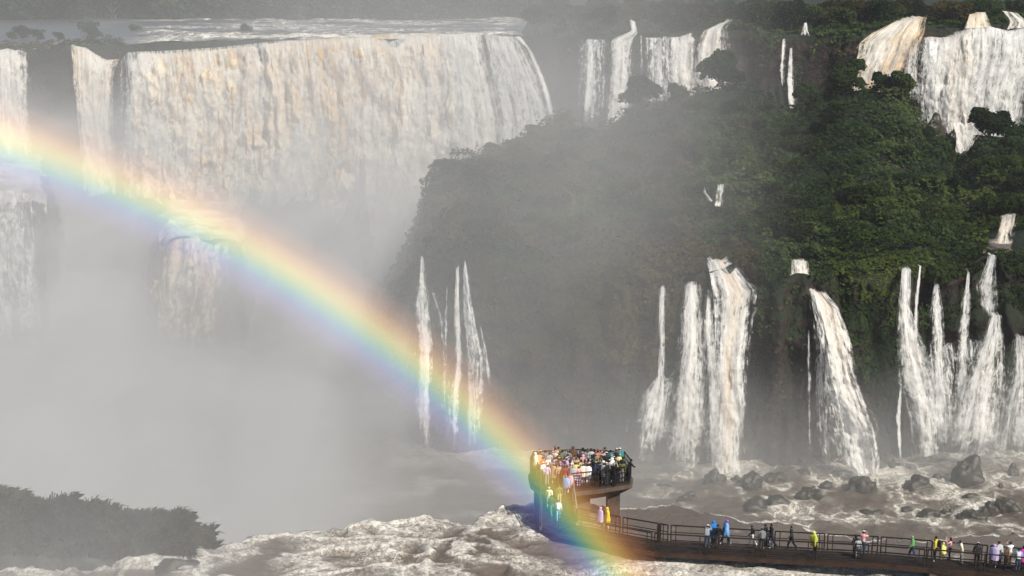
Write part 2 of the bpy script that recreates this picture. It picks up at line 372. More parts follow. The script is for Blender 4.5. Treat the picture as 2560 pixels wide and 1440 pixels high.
BOULD = [  # px, py of the foot, width px, height px, label
 (2158, 1232, 84, 58, 'broad dark boulder splitting the rapids just below the steep slanting waterfall'),
 (2222, 1172, 60, 40, 'rounded grey boulder to the side of the slanting waterfall foot'),
 (2308, 1232, 88, 58, 'long hump-backed brown boulder midway down the churning rapids'),
 (2372, 1132, 52, 46, 'round boulder ringed with foam right under the fan-shaped waterfall'),
 (2425, 1212, 88, 82, 'tallest pyramid-shaped olive boulder in the rapids'),
 (2439, 1138, 32, 32, 'small knob of rock behind the tallest olive boulder'),
 (2435, 1258, 64, 26, 'flat oval rock lying low in front of the tallest boulder'),
 (2477, 1282, 38, 38, 'pointed brown rock between two forks of foam'),
 (2520, 1278, 58, 44, 'dark sloping rock at the edge of the foam beside the last trees'),
 (2500, 1226, 22, 22, 'small round stone where white foam threads cross'),
 (2325, 1300, 64, 28, 'low brown slab washed by thin foam near the ledge'),
 (2439, 1306, 74, 38, 'wide low rock closest behind the walkway railing on the busy side'),
 (1792, 1212, 54, 50, 'dark conical boulder at the foot of the tallest white waterfall'),
 (1843, 1206, 28, 26, 'little boulder squeezed between two bigger ones under the white waterfall'),
 (1880, 1226, 54, 54, 'blocky dark boulder with foam running down its shoulder'),
 (1722, 1254, 54, 28, 'low grey rock in the misty rapids nearest the lookout platform'),
 (1941, 1210, 74, 42, 'wide grey boulder in calm water between the two main falls'),
 (2030, 1250, 64, 42, 'rounded grey boulder above the foam fan in the middle rapids'),
 (2500, 1102, 48, 56, 'upright dark boulder wrapped by thin falling water'),
 (2295, 1126, 28, 32, 'narrow rock standing between a trickle and the fan-shaped waterfall'),
]
REST = [(2362, 1278, 14, 13), (2381, 1279, 16, 13), (2237, 1248, 26, 18), (2241, 1224, 26, 15), (2268, 1246, 26, 16), (2160, 1150, 16, 22), (2108, 1162, 32, 28), (2185, 1300, 72, 34),
        (1892, 1276, 70, 36), (1950, 1268, 66, 30), (2070, 1220, 38, 26), (2345, 1200, 30, 22), (2400, 1296, 30, 16), (1660, 1222, 40, 20), (2010, 1190, 40, 22), (2270, 1276, 30, 15), (2536, 1190, 36, 40)]
BPTS = [(PZ(b[0], b[1], -30), b[2] / F * PZ(b[0], b[1], -30).y) for b in BOULD + REST]
def pool():
    pxs = np.arange(-500, 3001, 8.0); pys = []
    Ds = np.concatenate([np.linspace(92, 148, 20), np.linspace(149, 186, 190), np.linspace(187, 346, 90)])
    V, fo, we = [], [], []
    for D in Ds:
        tz = (-30 - H) / D; b = (tz * CP + SP) / (CP - tz * SP); py = 720 - b * F
        x = (pxs - 1280) / F * D / (CP + b * SP)
        n = fbm(x / 3.0, D / 2.2, 4, 4); r = 1 - np.abs(fbm(x / 6, D / 5, 8, 4)) * 1.5
        right = sstep(1500, 1750, pxs)
        z = -30 + (.35 * n + .5 * r) * (.35 + .65 * right)
        f = -.10 + .12 * sstep(2050, 2350, pxs) + .22 * sstep(1400, 600, pxs) * sstep(200, 260, D)
        for (c, rr, k) in ((PZ(1830, 1165, -30), 6, .55), (PZ(2155, 1178, -30), 5, .7), (PZ(2330, 1125, -30), 5, .55), (PZ(2440, 1120, -30), 7, .35), (PZ(1730, 1160, -30), 6, .3), (PZ(2290, 1200, -30), 4, .35), (PZ(2380, 1255, -30), 5, .25), (PZ(2490, 1200, -30), 4, .35), (PZ(1990, 1275, -30), 3, .45), (PZ(2130, 1300, -30), 3, .3), (PZ(1170, 1125, -30), 9, .5)):
            f = f + k * np.exp(-((x - c.x) ** 2 + (D - c.y) ** 2) / rr ** 2)
        for (c, wd) in BPTS:
            rr = np.sqrt((x - c.x) ** 2 + ((D - c.y - wd * .2) * .8) ** 2) / max(wd, .8)
            f = f + .22 * np.exp(-((rr - .62) / .16) ** 2)
        V.append(np.stack([x, np.full_like(x, D), z], -1)); fo.append(f); we.append(.25 + .75 * right)
    A = np.array(V)
    me = np_mesh('pool', A.reshape(-1, 3), grid_faces(A.shape[0], A.shape[1])[:, ::-1], attrs={'foam': np.array(fo).ravel(), 'web': np.array(we).ravel()})
    return tag(link('canyon_river', me, M_POOL), 'muddy river seething between boulders in the canyon', 'river', kind='structure')
pool()
def upper_river():
    pxs = np.arange(-500, 1440, 6.0)
    V, fo = [], []
    for D in np.concatenate([np.linspace(348.5, 380, 70), np.linspace(381, 500, 70)]):
        tz = (20.4 - H) / D; b = (tz * CP + SP) / (CP - tz * SP)
        x = (pxs - 1280) / F * D / (CP + b * SP)
        n = fbm(x / 5, D / 3, 4, 4); q = fbm(x / 26, D / 2.5, 1, 3)
        rap = sstep(300, 420, pxs) * (1 - sstep(1250, 1330, pxs))
        land = sstep(330, 240, pxs) * sstep(395, 375, D)
        lip = np.interp(pxs, [k[0] for k in KEYS], [k[1][7][1] for k in KEYS])
        base = lip + .1 + (20.4 - lip) * sstep(350, 385, D)
        z = base + .40 * n * rap + .45 * q * rap - .5 * land - 2.2 * sstep(1290, 1360, pxs)
        z = z - .15 * (1 - sstep(348.5, 352, D))
        f = -.2 + .55 * np.exp(-((D - 351) / 7) ** 2) * (.4 + q) + rap * (.26 + .60 * q + .2 * np.exp(-((D - 356) / 7) ** 2) * sstep(1000, 500, pxs))
        V.append(np.stack([x, np.full_like(x, D), z], -1)); fo.append(f)
    A = np.array(V)
    me = np_mesh('upper_river', A.reshape(-1, 3), grid_faces(A.shape[0], A.shape[1])[:, ::-1], attrs={'foam': np.array(fo).ravel()})
    return tag(link('upper_river', me, M_UPPER), 'shallow upper river with rows of small rapids before the drop', 'river', kind='structure')
upper_river()

# ------------------------------------------------------------------ waterfalls
FALL_MASKS = []          # where water runs nothing grows
_fm = {}
def fall_mat(cover, tan, ropes, amax=1.0):
    k = (round(cover, 2), round(tan, 2), ropes, amax)
    if k not in _fm: _fm[k] = mat_fall('falling_water', cover, tan, ropes, 13.7 * len(_fm), amax)
    return _fm[k]
def fall(label, rows, Dt, Db, cover=.6, tan=.4, ropes=1.0, amp=.6, step=.4, silt=None, lowfade=1.0, group=None, bulge=.55, edgew=None, veil=True, widen=None, root=None, strand=False):
    """rows: polylines of photo points from the lip to the foot; Dt / Db the distance of the lip / the foot"""
    pl = [np.array(r, float) for r in rows]
    n = len(pl)
    ym = np.array([r[:, 1].mean() for r in pl]); vv = (ym - ym[0]) / (ym[-1] - ym[0])
    scale = (Dt + Db) / 2 / F
    wid = max(np.hypot(*(r[-1] - r[0])) for r in pl) * scale; hei = (ym[-1] - ym[0]) * scale
    edgew = edgew or float(np.clip(.32 * wid, .5, 2.6))
    nu = int(np.clip(wid / step, 7, 420)); nv = int(np.clip(hei / step, 10, 260))
    us = np.linspace(0, 1, nu)
    def rs(r):
        d = np.concatenate([[0], np.cumsum(np.hypot(*np.diff(r, axis=0).T))]); d /= d[-1]
        return np.stack([np.interp(us, d, r[:, 0]), np.interp(us, d, r[:, 1])], -1)
    RS = np.array([rs(r) for r in pl])                       # (n, nu, 2)
    vs = np.linspace(0, 1, nv)
    # smooth interpolation of the rows down the fall
    XY = np.empty((nv, nu, 2))
    for c in (0, 1):
        for j in range(nu): XY[:, j, c] = np.interp(vs, vv, RS[:, j, c])
    k = np.array([1, 2, 3, 2, 1.]); k /= k.sum()
    if nv > 12:
        pad = np.concatenate([XY[:1]] * 2 + [XY] + [XY[-1:]] * 2)
        XY = sum(k[i] * pad[i:i + nv] for i in range(5))
    if widen:
        cx_ = XY[..., 0].mean(1, keepdims=True); XY[..., 0] = cx_ + (XY[..., 0] - cx_) * (1.08 + widen * vs[:, None])
    else: FALL_MASKS.append((XY[::2, :, 0].copy(), XY[::2, :, 1].copy(), Dt, Db))
    D = Dt - (Dt - Db) * (vs[:, None] ** bulge) * np.ones((1, nu))
    B = (720 - XY[..., 1]) / F; A = (XY[..., 0] - 1280) / F
    X = A * D / (CP + B * SP); Z = H + D * (-SP + B * CP) / (CP + B * SP)
    um = (us * wid)[None, :] * np.ones((nv, 1)); vm = (vs * hei)[:, None] * np.ones((1, nu))
    sd = rng.random() * 50
    gate = sstep(0, .08, vs)[:, None]
    rope = fbm(um / 1.9 + sd, vm / 12, sd, 3); lump = fbm(um / 1.8 + sd, vm / 3.5, sd + 5, 4); bigl = fbm(um / 7 + sd, vm / 22, 3, 2)
    D2 = D - 1.6 * sstep(0, .1, vs)[:, None] - amp * gate * (rope * .7 + lump * (.35 + 1.0 * vs[:, None]) + 1.1 * bigl)
    X = X * D2 / D + .25 * amp * gate * fbm(um / 1.1, vm / 4, sd + 9, 2)
    Z = Z + .2 * amp * lump * gate
    # one row behind the lip so that the water comes over the edge
    jl = (fbm(us * wid / 2.2 + sd, 0, 4, 4) * (.5 if wid > 12 else .3))[None, :]
    V = np.concatenate([np.stack([X[:1], D2[:1] + (2.5 if wid > 12 else 1.2), Z[:1] + .05 + jl], -1), np.stack([X, D2, Z], -1)])
    edge = np.minimum(us, 1 - us) * wid / edgew; edge = np.clip(edge + .35 * fbm(us * 3, 0, sd, 2), 0, 1)[None, :] * np.ones((nv + 1, 1))
    rag = fbm(um[0] / 2.0, 2, sd, 3)
    low = sstep(.78, 1.02, vs[:, None] + .08 * rag[None, :]) * lowfade; low = np.concatenate([low[:1] + .9, low])
    sl = np.ones((nv + 1, nu)) if silt is None else np.concatenate([silt(us[None, :], vs[:, None]) * np.ones((nv, nu))] * 1 + [np.zeros((1, nu))])[np.r_[0, 0:nv]]
    uv = np.stack([np.concatenate([um[:1], um]), np.concatenate([vm[:1] - 2, vm])], -1)
    me = np_mesh('falling_water', V.reshape(-1, 3), grid_faces(nv + 1, nu)[:, ::-1], uv=uv.reshape(-1, 2), attrs={'edge': edge.ravel(), 'low': low.ravel(), 'top': low.ravel() * 0, 'silt': sl.ravel()})
    if strand: return link('water_strand', me, fall_mat(cover, 0, ropes), root)
    if widen: return link('water_veil', me, fall_mat(cover, 0, ropes, .6), root)
    o = link('waterfall', me, fall_mat(cover, tan, ropes)); tag(o, label, 'waterfall', group)
    if veil and hei > 8:
        fall(label, rows, Dt - .8, Db - 1.6, .56, 0, 1.3, amp * .8, step * 1.2, None, lowfade, None, bulge, edgew * 1.4, False, .45 if wid < 12 else .06, o)
    return o
UPG, LOG = 'waterfalls over the upper cliff', 'waterfalls over the lower cliff'
big_silt = lambda u, v: np.clip(.62 + .9 * np.exp(-((u - .25) / .10) ** 2) + .9 * np.exp(-((u - .62) / .10) ** 2) * np.exp(-((v - .2) / .5) ** 2) + .5 * np.exp(-((u - .78) / .05) ** 2), 0, 1.2)
fall('widest thundering waterfall, a cream and tan curtain under the upper river', [[(322, 165), (348, 130), (560, 116), (700, 100), (900, 93), (1140, 86)], [(322, 250), (700, 200), (1150, 190)], [(325, 350), (1150, 330)], [(330, 620), (1110, 600)]], 346, 333, .90, 1.0, .45, 2.2, .24, silt=big_silt, lowfade=.3, group=UPG, edgew=2.5)
fall('ragged cream waterfall split by a dark rock beside the widest curtain', [[(178, 110), (215, 118), (262, 150), (300, 146)], [(182, 180), (284, 180)], [(195, 300), (280, 300)], [(205, 450), (288, 430)], [(215, 600), (292, 600)]], 345, 335, .88, .6, .5, 1.0, .35, lowfade=.3, group=UPG)
fall('pale waterfall cut off by the edge of the picture beyond a dark cliff', [[(-90, 132), (20, 122), (66, 130)], [(-90, 250), (72, 250)], [(-90, 420), (84, 400)], [(-60, 600), (110, 600)]], 346, 335, .72, .25, .6, 1.0, .35, lowfade=.3, group=UPG)
fall('row of pale ropes of water at the thin end of the widest curtain', [[(1110, 86), (1180, 82), (1215, 86)], [(1130, 200), (1235, 200)], [(1140, 300), (1260, 300)], [(1150, 420), (1260, 420)]], 345, 335, .66, .35, .7, .9, .35, group=UPG)
fall('sheer grey veil of water over the smooth brown cliff lip', [[(1205, 84), (1300, 92)], [(1225, 200), (1355, 190)], [(1240, 300), (1384, 290)], [(1240, 420), (1400, 410)]], 343, 333, .46, .1, .8, .5, .35, group=UPG)
fall('curved edge ribbon of water outlining the end of the great falls', [[(1288, 92), (1306, 94)], [(1318, 120), (1332, 130)], [(1342, 180), (1358, 190)], [(1362, 240), (1378, 250)], [(1374, 295), (1390, 300)]], 341, 334, .8, .1, .8, .4, .3, group=UPG, bulge=1)
fall('faint misty veil fall, first of the upper falls beyond the blue haze', [[(1464, 96), (1488, 98)], [(1461, 200), (1490, 200)], [(1455, 305), (1482, 305)]], 329, 322, .5, .0, .9, .4, .3, group=UPG)
fall('tall column of water fed by a stream curling round a dark bush', [[(1574, 50), (1588, 52)], [(1580, 78), (1594, 82)], [(1530, 98), (1582, 96)], [(1526, 180), (1577, 180)], [(1520, 300), (1570, 300)], [(1512, 350), (1556, 350)]], 331, 322, .82, .1, .8, .5, .28, lowfade=.4, group=UPG)
fall('hair-thin thread of water between the tall column and the twin strands', [[(1600, 86), (1606, 86)], [(1602, 180), (1609, 180)], [(1603, 275), (1609, 275)]], 330, 323, .5, .0, 1.0, .2, .25, group=UPG, edgew=.4)
fall('pair of fine broken strands on the dark upper cliff', [[(1634, 112), (1662, 92)], [(1632, 180), (1660, 180)], [(1636, 262), (1664, 262)]], 329, 322, .40, .0, 1.1, .3, .25, group=UPG)
fall('square-topped white waterfall with a dark slot beside it', [[(1672, 92), (1700, 90), (1732, 76)], [(1672, 180), (1733, 180)], [(1678, 262), (1737, 265)], [(1700, 290), (1734, 290)]], 329, 321, .74, .25, .8, .6, .28, lowfade=.4, group=UPG)
fall('white waterfall with a curling tail spilling from the forest edge', [[(1796, 60), (1832, 46)], [(1758, 76), (1814, 68)], [(1742, 112), (1816, 92)], [(1738, 180), (1818, 180)], [(1750, 240), (1818, 232)]], 329, 321, .76, .3, .8, .6, .28, lowfade=.3, group=UPG)
fall('small puff of white water above the bare reddish cliff', [[(2008, 58), (2018, 56)], [(2002, 76), (2022, 74)], [(1998, 90), (2030, 88)]], 327, 325.5, .62, .0, 1.0, .3, .25, group=UPG, edgew=.9)
fall('thin strand dropping down the reddish cliff', [[(1955, 98), (1965, 95)], [(1950, 170), (1962, 170)], [(1953, 225), (1961, 225)]], 325, 319, .6, .0, 1.1, .25, .25, group=UPG, edgew=.5)
fall('slender white twin of the thin strand on the reddish cliff', [[(1974, 120), (1982, 118)], [(1968, 200), (1984, 200)], [(1973, 272), (1990, 268)]], 325, 319, .68, .0, 1.1, .25, .25, group=UPG, edgew=.5)
fall('thick creamy waterfall tumbling in steps at the head of the bright falls', [[(2240, 52), (2318, 40)], [(2184, 80), (2312, 74)], [(2150, 108), (2304, 95)], [(2132, 180), (2262, 180)], [(2124, 240), (2245, 240)]], 321, 310, .92, .8, .7, 1.0, .26, lowfade=.2, group=UPG)
fall('broken lace of water between the two halves of the bright falls', [[(2254, 98), (2312, 95)], [(2254, 160), (2304, 160)], [(2250, 250), (2304, 250)]], 317, 311, .42, .2, 1.0, .5, .26, group=UPG)
fall('widest bright white curtain beside the dark forest, with many ropes', [[(2302, 96), (2380, 92), (2425, 66), (2478, 66), (2520, 76), (2590, 62)], [(2300, 140), (2588, 140)], [(2298, 230), (2565, 230)], [(2308, 325), (2540, 345)]], 317, 309, .66, .35, .75, .9, .24, lowfade=.2, group=UPG, silt=lambda u, v: np.exp(-((u - .35) / .14) ** 2) * 1.1)
fall('central plume of white water plunging behind the rocks', [[(2360, 300), (2460, 300)], [(2372, 345), (2452, 345)], [(2394, 384), (2426, 386)]], 309, 307, .75, .1, .8, .5, .28, lowfade=.1, group=UPG)
fall('short tan cascade feeding the bright curtain from the forest', [[(2424, 34), (2466, 28)], [(2410, 72), (2480, 68)]], 320, 317.5, .72, .8, .8, .3, .26, lowfade=0, group=UPG, edgew=.9)
fall('white stream stepping out of the trees at the corner of the bright falls', [[(2498, 24), (2545, 32)], [(2520, 50), (2570, 52)], [(2508, 76), (2570, 66)]], 320, 317, .6, .2, .9, .3, .26, lowfade=0, group=UPG, edgew=.9)
fall('little white cascade alone in the hillside forest', [[(1794, 462), (1812, 460)], [(1790, 486), (1808, 486)], [(1786, 512), (1806, 514)]], 226, 223, .8, .1, 1.0, .2, .15, lowfade=.2, edgew=.9)
fall('tiny slanting trickle next to the little forest cascade', [[(1758, 476), (1763, 474)], [(1776, 502), (1783, 500)]], 226, 224, .8, .0, 1.0, .1, .12, lowfade=.1, edgew=.9)
fall('short white chute above the brown pool by the dark trees', [[(2500, 545), (2548, 532)], [(2494, 575), (2538, 572)], [(2484, 604), (2536, 606)]], 206, 202, .72, .5, .9, .3, .15, lowfade=.2, edgew=.9)
# the lower tier
def strands(root, lst, cover=.6, Dt=186, Db=178):
    for rows in lst: fall('', rows, Dt, Db, cover, .0, 1.1, .35, .18, None, 1.0, None, .55, .7, False, None, root, True)
a_ = fall('ghostly broken waterfall on the hazy cliff, a single point at its top', [[(1052, 642), (1058, 640)], [(1048, 700), (1066, 704)], [(1038, 745), (1074, 745)], [(1044, 850), (1082, 850)], [(1042, 1000), (1076, 1000)], [(1044, 1112), (1078, 1112)]], 187, 178, .58, .1, .9, .5, .18, group=LOG)
strands(a_, [[[(1074, 718), (1084, 722)], [(1094, 780), (1110, 785)], [(1100, 860), (1118, 860)], [(1102, 980), (1126, 980)], [(1104, 1100), (1130, 1100)]], [[(1042, 765), (1050, 760)], [(1030, 850), (1044, 850)], [(1024, 980), (1040, 980)], [(1024, 1080), (1042, 1080)]]], .5)
a_ = fall('lacy waterfall of several strands behind the rainbow', [[(1140, 668), (1148, 664)], [(1136, 760), (1152, 760)], [(1136, 900), (1158, 900)], [(1124, 1000), (1152, 1000)], [(1118, 1112), (1150, 1112)]], 187, 178, .62, .1, .9, .5, .18, group=LOG)
strands(a_, [[[(1160, 652), (1166, 660)], [(1154, 706), (1180, 704)], [(1154, 800), (1196, 790)], [(1160, 900), (1216, 880)], [(1166, 980), (1214, 970)], [(1160, 1112), (1218, 1105)]], [[(1115, 706), (1121, 708)], [(1110, 800), (1122, 800)], [(1106, 900), (1122, 900)], [(1098, 1040), (1118, 1040)]], [[(1196, 800), (1204, 806)], [(1208, 880), (1222, 880)], [(1212, 960), (1232, 960)]]], .52)
fall('wide thin veil of water behind the tallest waterfall and its neighbours', [[(1692, 770), (1886, 760)], [(1684, 900), (1882, 900)], [(1660, 1030), (1880, 1030)], [(1630, 1160), (1884, 1160)]], 184, 177, .40, .0, .9, .5, .2, group=LOG, veil=False)
fall('broad dim veil of water joining the last two waterfalls', [[(2300, 860), (2490, 850)], [(2300, 960), (2510, 960)], [(2296, 1130), (2516, 1130)]], 182, 177, .36, .0, .9, .5, .2, group=LOG, veil=False)
fall('soft side spray falling along the slanting waterfall', [[(2036, 800), (2060, 790)], [(2034, 950), (2072, 950)], [(2030, 1160), (2100, 1160)]], 182, 176, .42, .0, 1.0, .4, .18, group=LOG, veil=False)
fall('thin veil linking the square-topped and curling-tail waterfalls', [[(1598, 94), (1680, 92), (1765, 92)], [(1600, 180), (1765, 180)], [(1602, 272), (1768, 272)]], 328, 322, .42, .0, .9, .4, .26, group=UPG, veil=False)
fall('ghostly veil before the tall column of water', [[(1440, 98), (1532, 98)], [(1436, 200), (1530, 200)], [(1430, 310), (1526, 310)]], 330, 324, .34, .0, .9, .4, .26, group=UPG, veil=False)
fall('misty lower step of the pale waterfall at the frame edge', [[(-120, 500), (40, 470), (112, 520)], [(-120, 640), (126, 640)], [(-120, 760), (140, 760)], [(-120, 880), (150, 880)]], 244, 233, .46, .1, .6, 1.4, .3, group=LOG, veil=False, edgew=4.0)
fall('misty cream cascade bursting off a rock step below the widest curtain', [[(400, 622), (440, 596), (490, 590), (530, 612), (575, 598), (606, 612)], [(376, 700), (606, 700)], [(372, 800), (590, 800)], [(370, 870), (580, 870)]], 246, 233, .48, .8, .5, 2.4, .28, group=LOG, veil=False, edgew=4.5)
fall('narrow waterfall that spreads over a ledge like a skirt', [[(1648, 712), (1668, 710)], [(1642, 760), (1668, 750)], [(1648, 850), (1663, 850)], [(1640, 935), (1667, 930)], [(1612, 972), (1690, 940)], [(1586, 1040), (1680, 1040)], [(1572, 1140), (1670, 1145)]], 186, 176, .55, .1, .9, .5, .16, group=LOG)
fall('grey-white ropes of water directly beside the tallest waterfall', [[(1714, 702), (1748, 700)], [(1702, 760), (1757, 740)], [(1704, 850), (1756, 850)], [(1690, 950), (1762, 950)], [(1682, 1050), (1764, 1050)], [(1682, 1150), (1762, 1160)]], 185, 176, .64, .15, .9, .6, .16, group=LOG)
fall('slim strand wedged between the ropes and the tallest waterfall', [[(1764, 715), (1776, 715)], [(1758, 800), (1784, 800)], [(1764, 900), (1794, 900)], [(1768, 1040), (1800, 1040)], [(1770, 1160), (1806, 1160)]], 185, 176, .55, .1, 1.0, .4, .16, group=LOG)
fall('tallest white waterfall of the lower tier with forked top and tan core', [[(1766, 652), (1828, 650)], [(1778, 690), (1862, 680)], [(1786, 735), (1896, 716)], [(1786, 800), (1884, 790)], [(1788, 900), (1870, 900)], [(1796, 1000), (1862, 1000)], [(1786, 1110), (1862, 1110)], [(1776, 1172), (1866, 1176)]], 186, 175, .78, .8, .9, .7, .14, lowfade=.5, group=LOG, silt=lambda u, v: np.exp(-((u - .5 + .1 * v) / .2) ** 2))
fall('short comb of falling water topping the moss-covered rock', [[(1974, 650), (2020, 654)], [(1970, 695), (2028, 700)], [(1988, 704), (2034, 722)]], 188, 185, .66, .4, 1.0, .3, .14, lowfade=0, group=LOG, edgew=.9)
fall('steep slanting waterfall sweeping outward to the boulders', [[(2002, 690), (2034, 700)], [(2020, 716), (2064, 728)], [(2030, 748), (2096, 765)], [(2048, 850), (2126, 850)], [(2058, 920), (2138, 920)], [(2068, 1000), (2168, 1000)], [(2086, 1080), (2198, 1080)], [(2098, 1150), (2206, 1150)], [(2126, 1186), (2196, 1180)]], 185, 172, .80, .5, .8, .9, .14, lowfade=.3, group=LOG, silt=lambda u, v: (1 - v) * np.exp(-((u - .6) / .3) ** 2))
fall('fine thread of water on the brown rock face', [[(2018, 820), (2024, 820)], [(2020, 960), (2028, 960)], [(2022, 1135), (2030, 1135)]], 181, 176, .5, .0, 1.1, .2, .16, group=LOG, edgew=.3)
fall('thin dribble hugging the side of the slanting waterfall', [[(2060, 900), (2068, 900)], [(2060, 1000), (2070, 1000)], [(2064, 1145), (2074, 1145)]], 180, 175, .5, .0, 1.1, .2, .16, group=LOG, edgew=.3)
fall('fan-shaped white waterfall starting as a single bright strand', [[(2254, 670), (2278, 672)], [(2250, 760), (2276, 760)], [(2249, 850), (2302, 840)], [(2260, 950), (2332, 940)], [(2284, 1030), (2348, 1030)], [(2296, 1130), (2356, 1130)]], 187, 176, .64, .1, .9, .6, .14, lowfade=.6, group=LOG)
fall('short side strand joining the fan-shaped waterfall', [[(2297, 664), (2304, 664)], [(2286, 760), (2296, 760)], [(2284, 850), (2296, 850)]], 187, 183, .6, .0, 1.1, .2, .16, group=LOG, edgew=.3)
fall('narrow double ribbon of water in a dark mossy groove', [[(2334, 712), (2346, 708)], [(2325, 765), (2358, 765)], [(2334, 880), (2362, 880)], [(2338, 1010), (2372, 1010)], [(2340, 1100), (2380, 1100)]], 187, 178, .46, .0, 1.0, .4, .16, group=LOG)
fall('leaning broken ribbon of water between mossy grooves', [[(2418, 680), (2425, 680)], [(2406, 750), (2430, 745)], [(2396, 850), (2422, 850)], [(2390, 960), (2416, 960)], [(2386, 1060), (2412, 1060)]], 188, 180, .5, .0, 1.0, .4, .16, group=LOG)
fall('sparkling upper trickle leaping out of the green moss', [[(2470, 638), (2492, 638)], [(2446, 710), (2490, 700)], [(2466, 790), (2494, 780)]], 189, 186, .5, .0, 1.0, .3, .16, group=LOG)
fall('wide triangular waterfall broadening from one bright point', [[(2476, 788), (2504, 788)], [(2460, 830), (2512, 830)], [(2430, 900), (2512, 900)], [(2402, 980), (2512, 980)], [(2388, 1060), (2504, 1070)], [(2376, 1130), (2494, 1130)]], 185, 176, .56, .1, .9, .7, .14, group=LOG)
fall('wiry trickle over a grassy bulge of rock', [[(2248, 960), (2256, 960)], [(2240, 1040), (2252, 1040)], [(2248, 1140), (2258, 1140)]], 180, 176, .6, .0, 1.1, .15, .16, group=LOG, edgew=.3)
fall('dim veil of water on the shadowed cliff at the picture edge', [[(2534, 840), (2570, 840)], [(2524, 930), (2600, 930)], [(2502, 1000), (2620, 1000)], [(2484, 1130), (2620, 1130)]], 184, 177, .36, .0, .9, .6, .2, group=LOG)

def terrace_water(px0, px1, zs, label):
    pxs = np.arange(px0, px1, 5.0); V, fo = [], []
    for D in np.linspace(245.5, 340, 90):
        zc = float(np.interp(D, (245, 262, 300, 340), zs)); tz = (zc - H) / D; b = (tz * CP + SP) / (CP - tz * SP)
        x = (pxs - 1280) / F * D / (CP + b * SP); n = fbm(x / 4, D / 4, 6, 4)
        ed = np.minimum(sstep(px0, px0 + 30, pxs), sstep(px1, px1 - 30, pxs))
        V.append(np.stack([x, np.full_like(x, D), zc + .9 * n - 2.5 * (1 - ed)], -1)); fo.append(.35 + .35 * n)
    A = np.array(V); me = np_mesh('terrace_river', A.reshape(-1, 3), grid_faces(A.shape[0], A.shape[1])[:, ::-1], attrs={'foam': np.array(fo).ravel()})
    tag(link('terrace_river', me, M_NEAR), label, 'river', kind='structure')
terrace_water(-400, 118, (-4.6, -4.2, -6.9, -7.8), 'white water racing over the rock step at the frame edge')
terrace_water(396, 616, (-11.3, -12.0, -17.6, -18.4), 'white water racing over the rock step under the widest curtain')
def brown_pool():
    g1, g2 = np.meshgrid(np.linspace(0, 1, 40), np.linspace(0, 1, 24)); A = []
    for a, b in zip(g1.ravel(), g2.ravel()):
        py = 598 + 34 * b; px = 2462 + 150 * a + 6 * math.sin(b * 5); p = PZ(px, py, -4.3); A.append((p.x, p.y, -4.3 + .15 * float(fbm(p.x / 1.2, p.y / 1.2, 0, 3))))
    me = np_mesh('forest_stream', np.array(A), grid_faces(24, 40)[:, ::-1], attrs={'foam': (.5 * np.exp(-((g1 - .3) / .25) ** 2 - ((g2) / .35) ** 2) - .45).ravel()})
    tag(link('forest_stream', me, M_NEAR), 'small brown pool between the cascades in the forest', 'stream', kind='structure')
brown_pool()
# ------------------------------------------------------------------ boulders
def mat_boulder():
    t = NT('wet_boulder'); p = t.pos()
    n = t.noise(p, 1.1, 6, .65); n2 = t.noise(p, .3, 3)
    c = t.mix(t.smooth(n2, .4, .65), (.034, .027, .020), (.030, .030, .016))
    c = t.mix(t.smooth(n, .58, .78), c, (.075, .060, .044))
    return t.done(t.bsdf(c, .38, t.bump(n, .8, .3), .5))
M_BOULDER = mat_boulder()
def boulder(px, py, wp, hp, label, group=None, z0=-30.2, mat=None, sub=4, name='boulder'):
    c = PZ(px, py, z0 + .2); k = c.y / F * 1.06
    wx, hz = wp * k / 2, hp * k * .78
    bm = bmesh.new(); bmesh.ops.create_icosphere(bm, subdivisions=sub, radius=1.0)
    s = random.random() * 90
    co = np.array([v.co[:] for v in bm.verts])
    n = fbm(co[:, 0] * 1.3 + s, co[:, 1] * 1.3, co[:, 2] * 1.3, 4)
    fac = vnoise(co[:, 0] * 2.6 + s, co[:, 1] * 2.6, co[:, 2] * 2.6)
    r = 1 + .36 * n - .22 * np.abs(fac)
    co = co * r[:, None]; co[:, 2] = np.sign(co[:, 2]) * np.abs(co[:, 2]) ** .85
    for v, q in zip(bm.verts, co): v.co = (q[0] * wx, q[1] * wx * .8, q[2] * hz)
    me = bpy.data.meshes.new(name); bm.to_mesh(me); bm.free()
    me.polygons.foreach_set('use_smooth', np.ones(len(me.polygons), bool))
    o = link(name, me, mat or M_BOULDER); o.location = (c.x, c.y + wx * .5, z0); o.rotation_euler = (0, 0, random.random() * .5)
    tag(o, label, 'boulder', group); return o
for b in BOULD: boulder(*b, group='boulders in the rapids below the lower falls')
for b in REST: boulder(*b, 'small wet stone awash in the rapids between the larger boulders', group='small stones in the rapids', sub=3)
boulder(560, 596, 60, 46, 'lone dark crag half lost in spray at the foot of the widest waterfall', z0=-30)
boulder(2338, 358, 52, 74, 'rounded grey rock in the spray below the bright white curtain', z0=-.5)
boulder(2380, 362, 26, 50, 'small rock beside the rounded grey one below the bright curtain', z0=-.5)

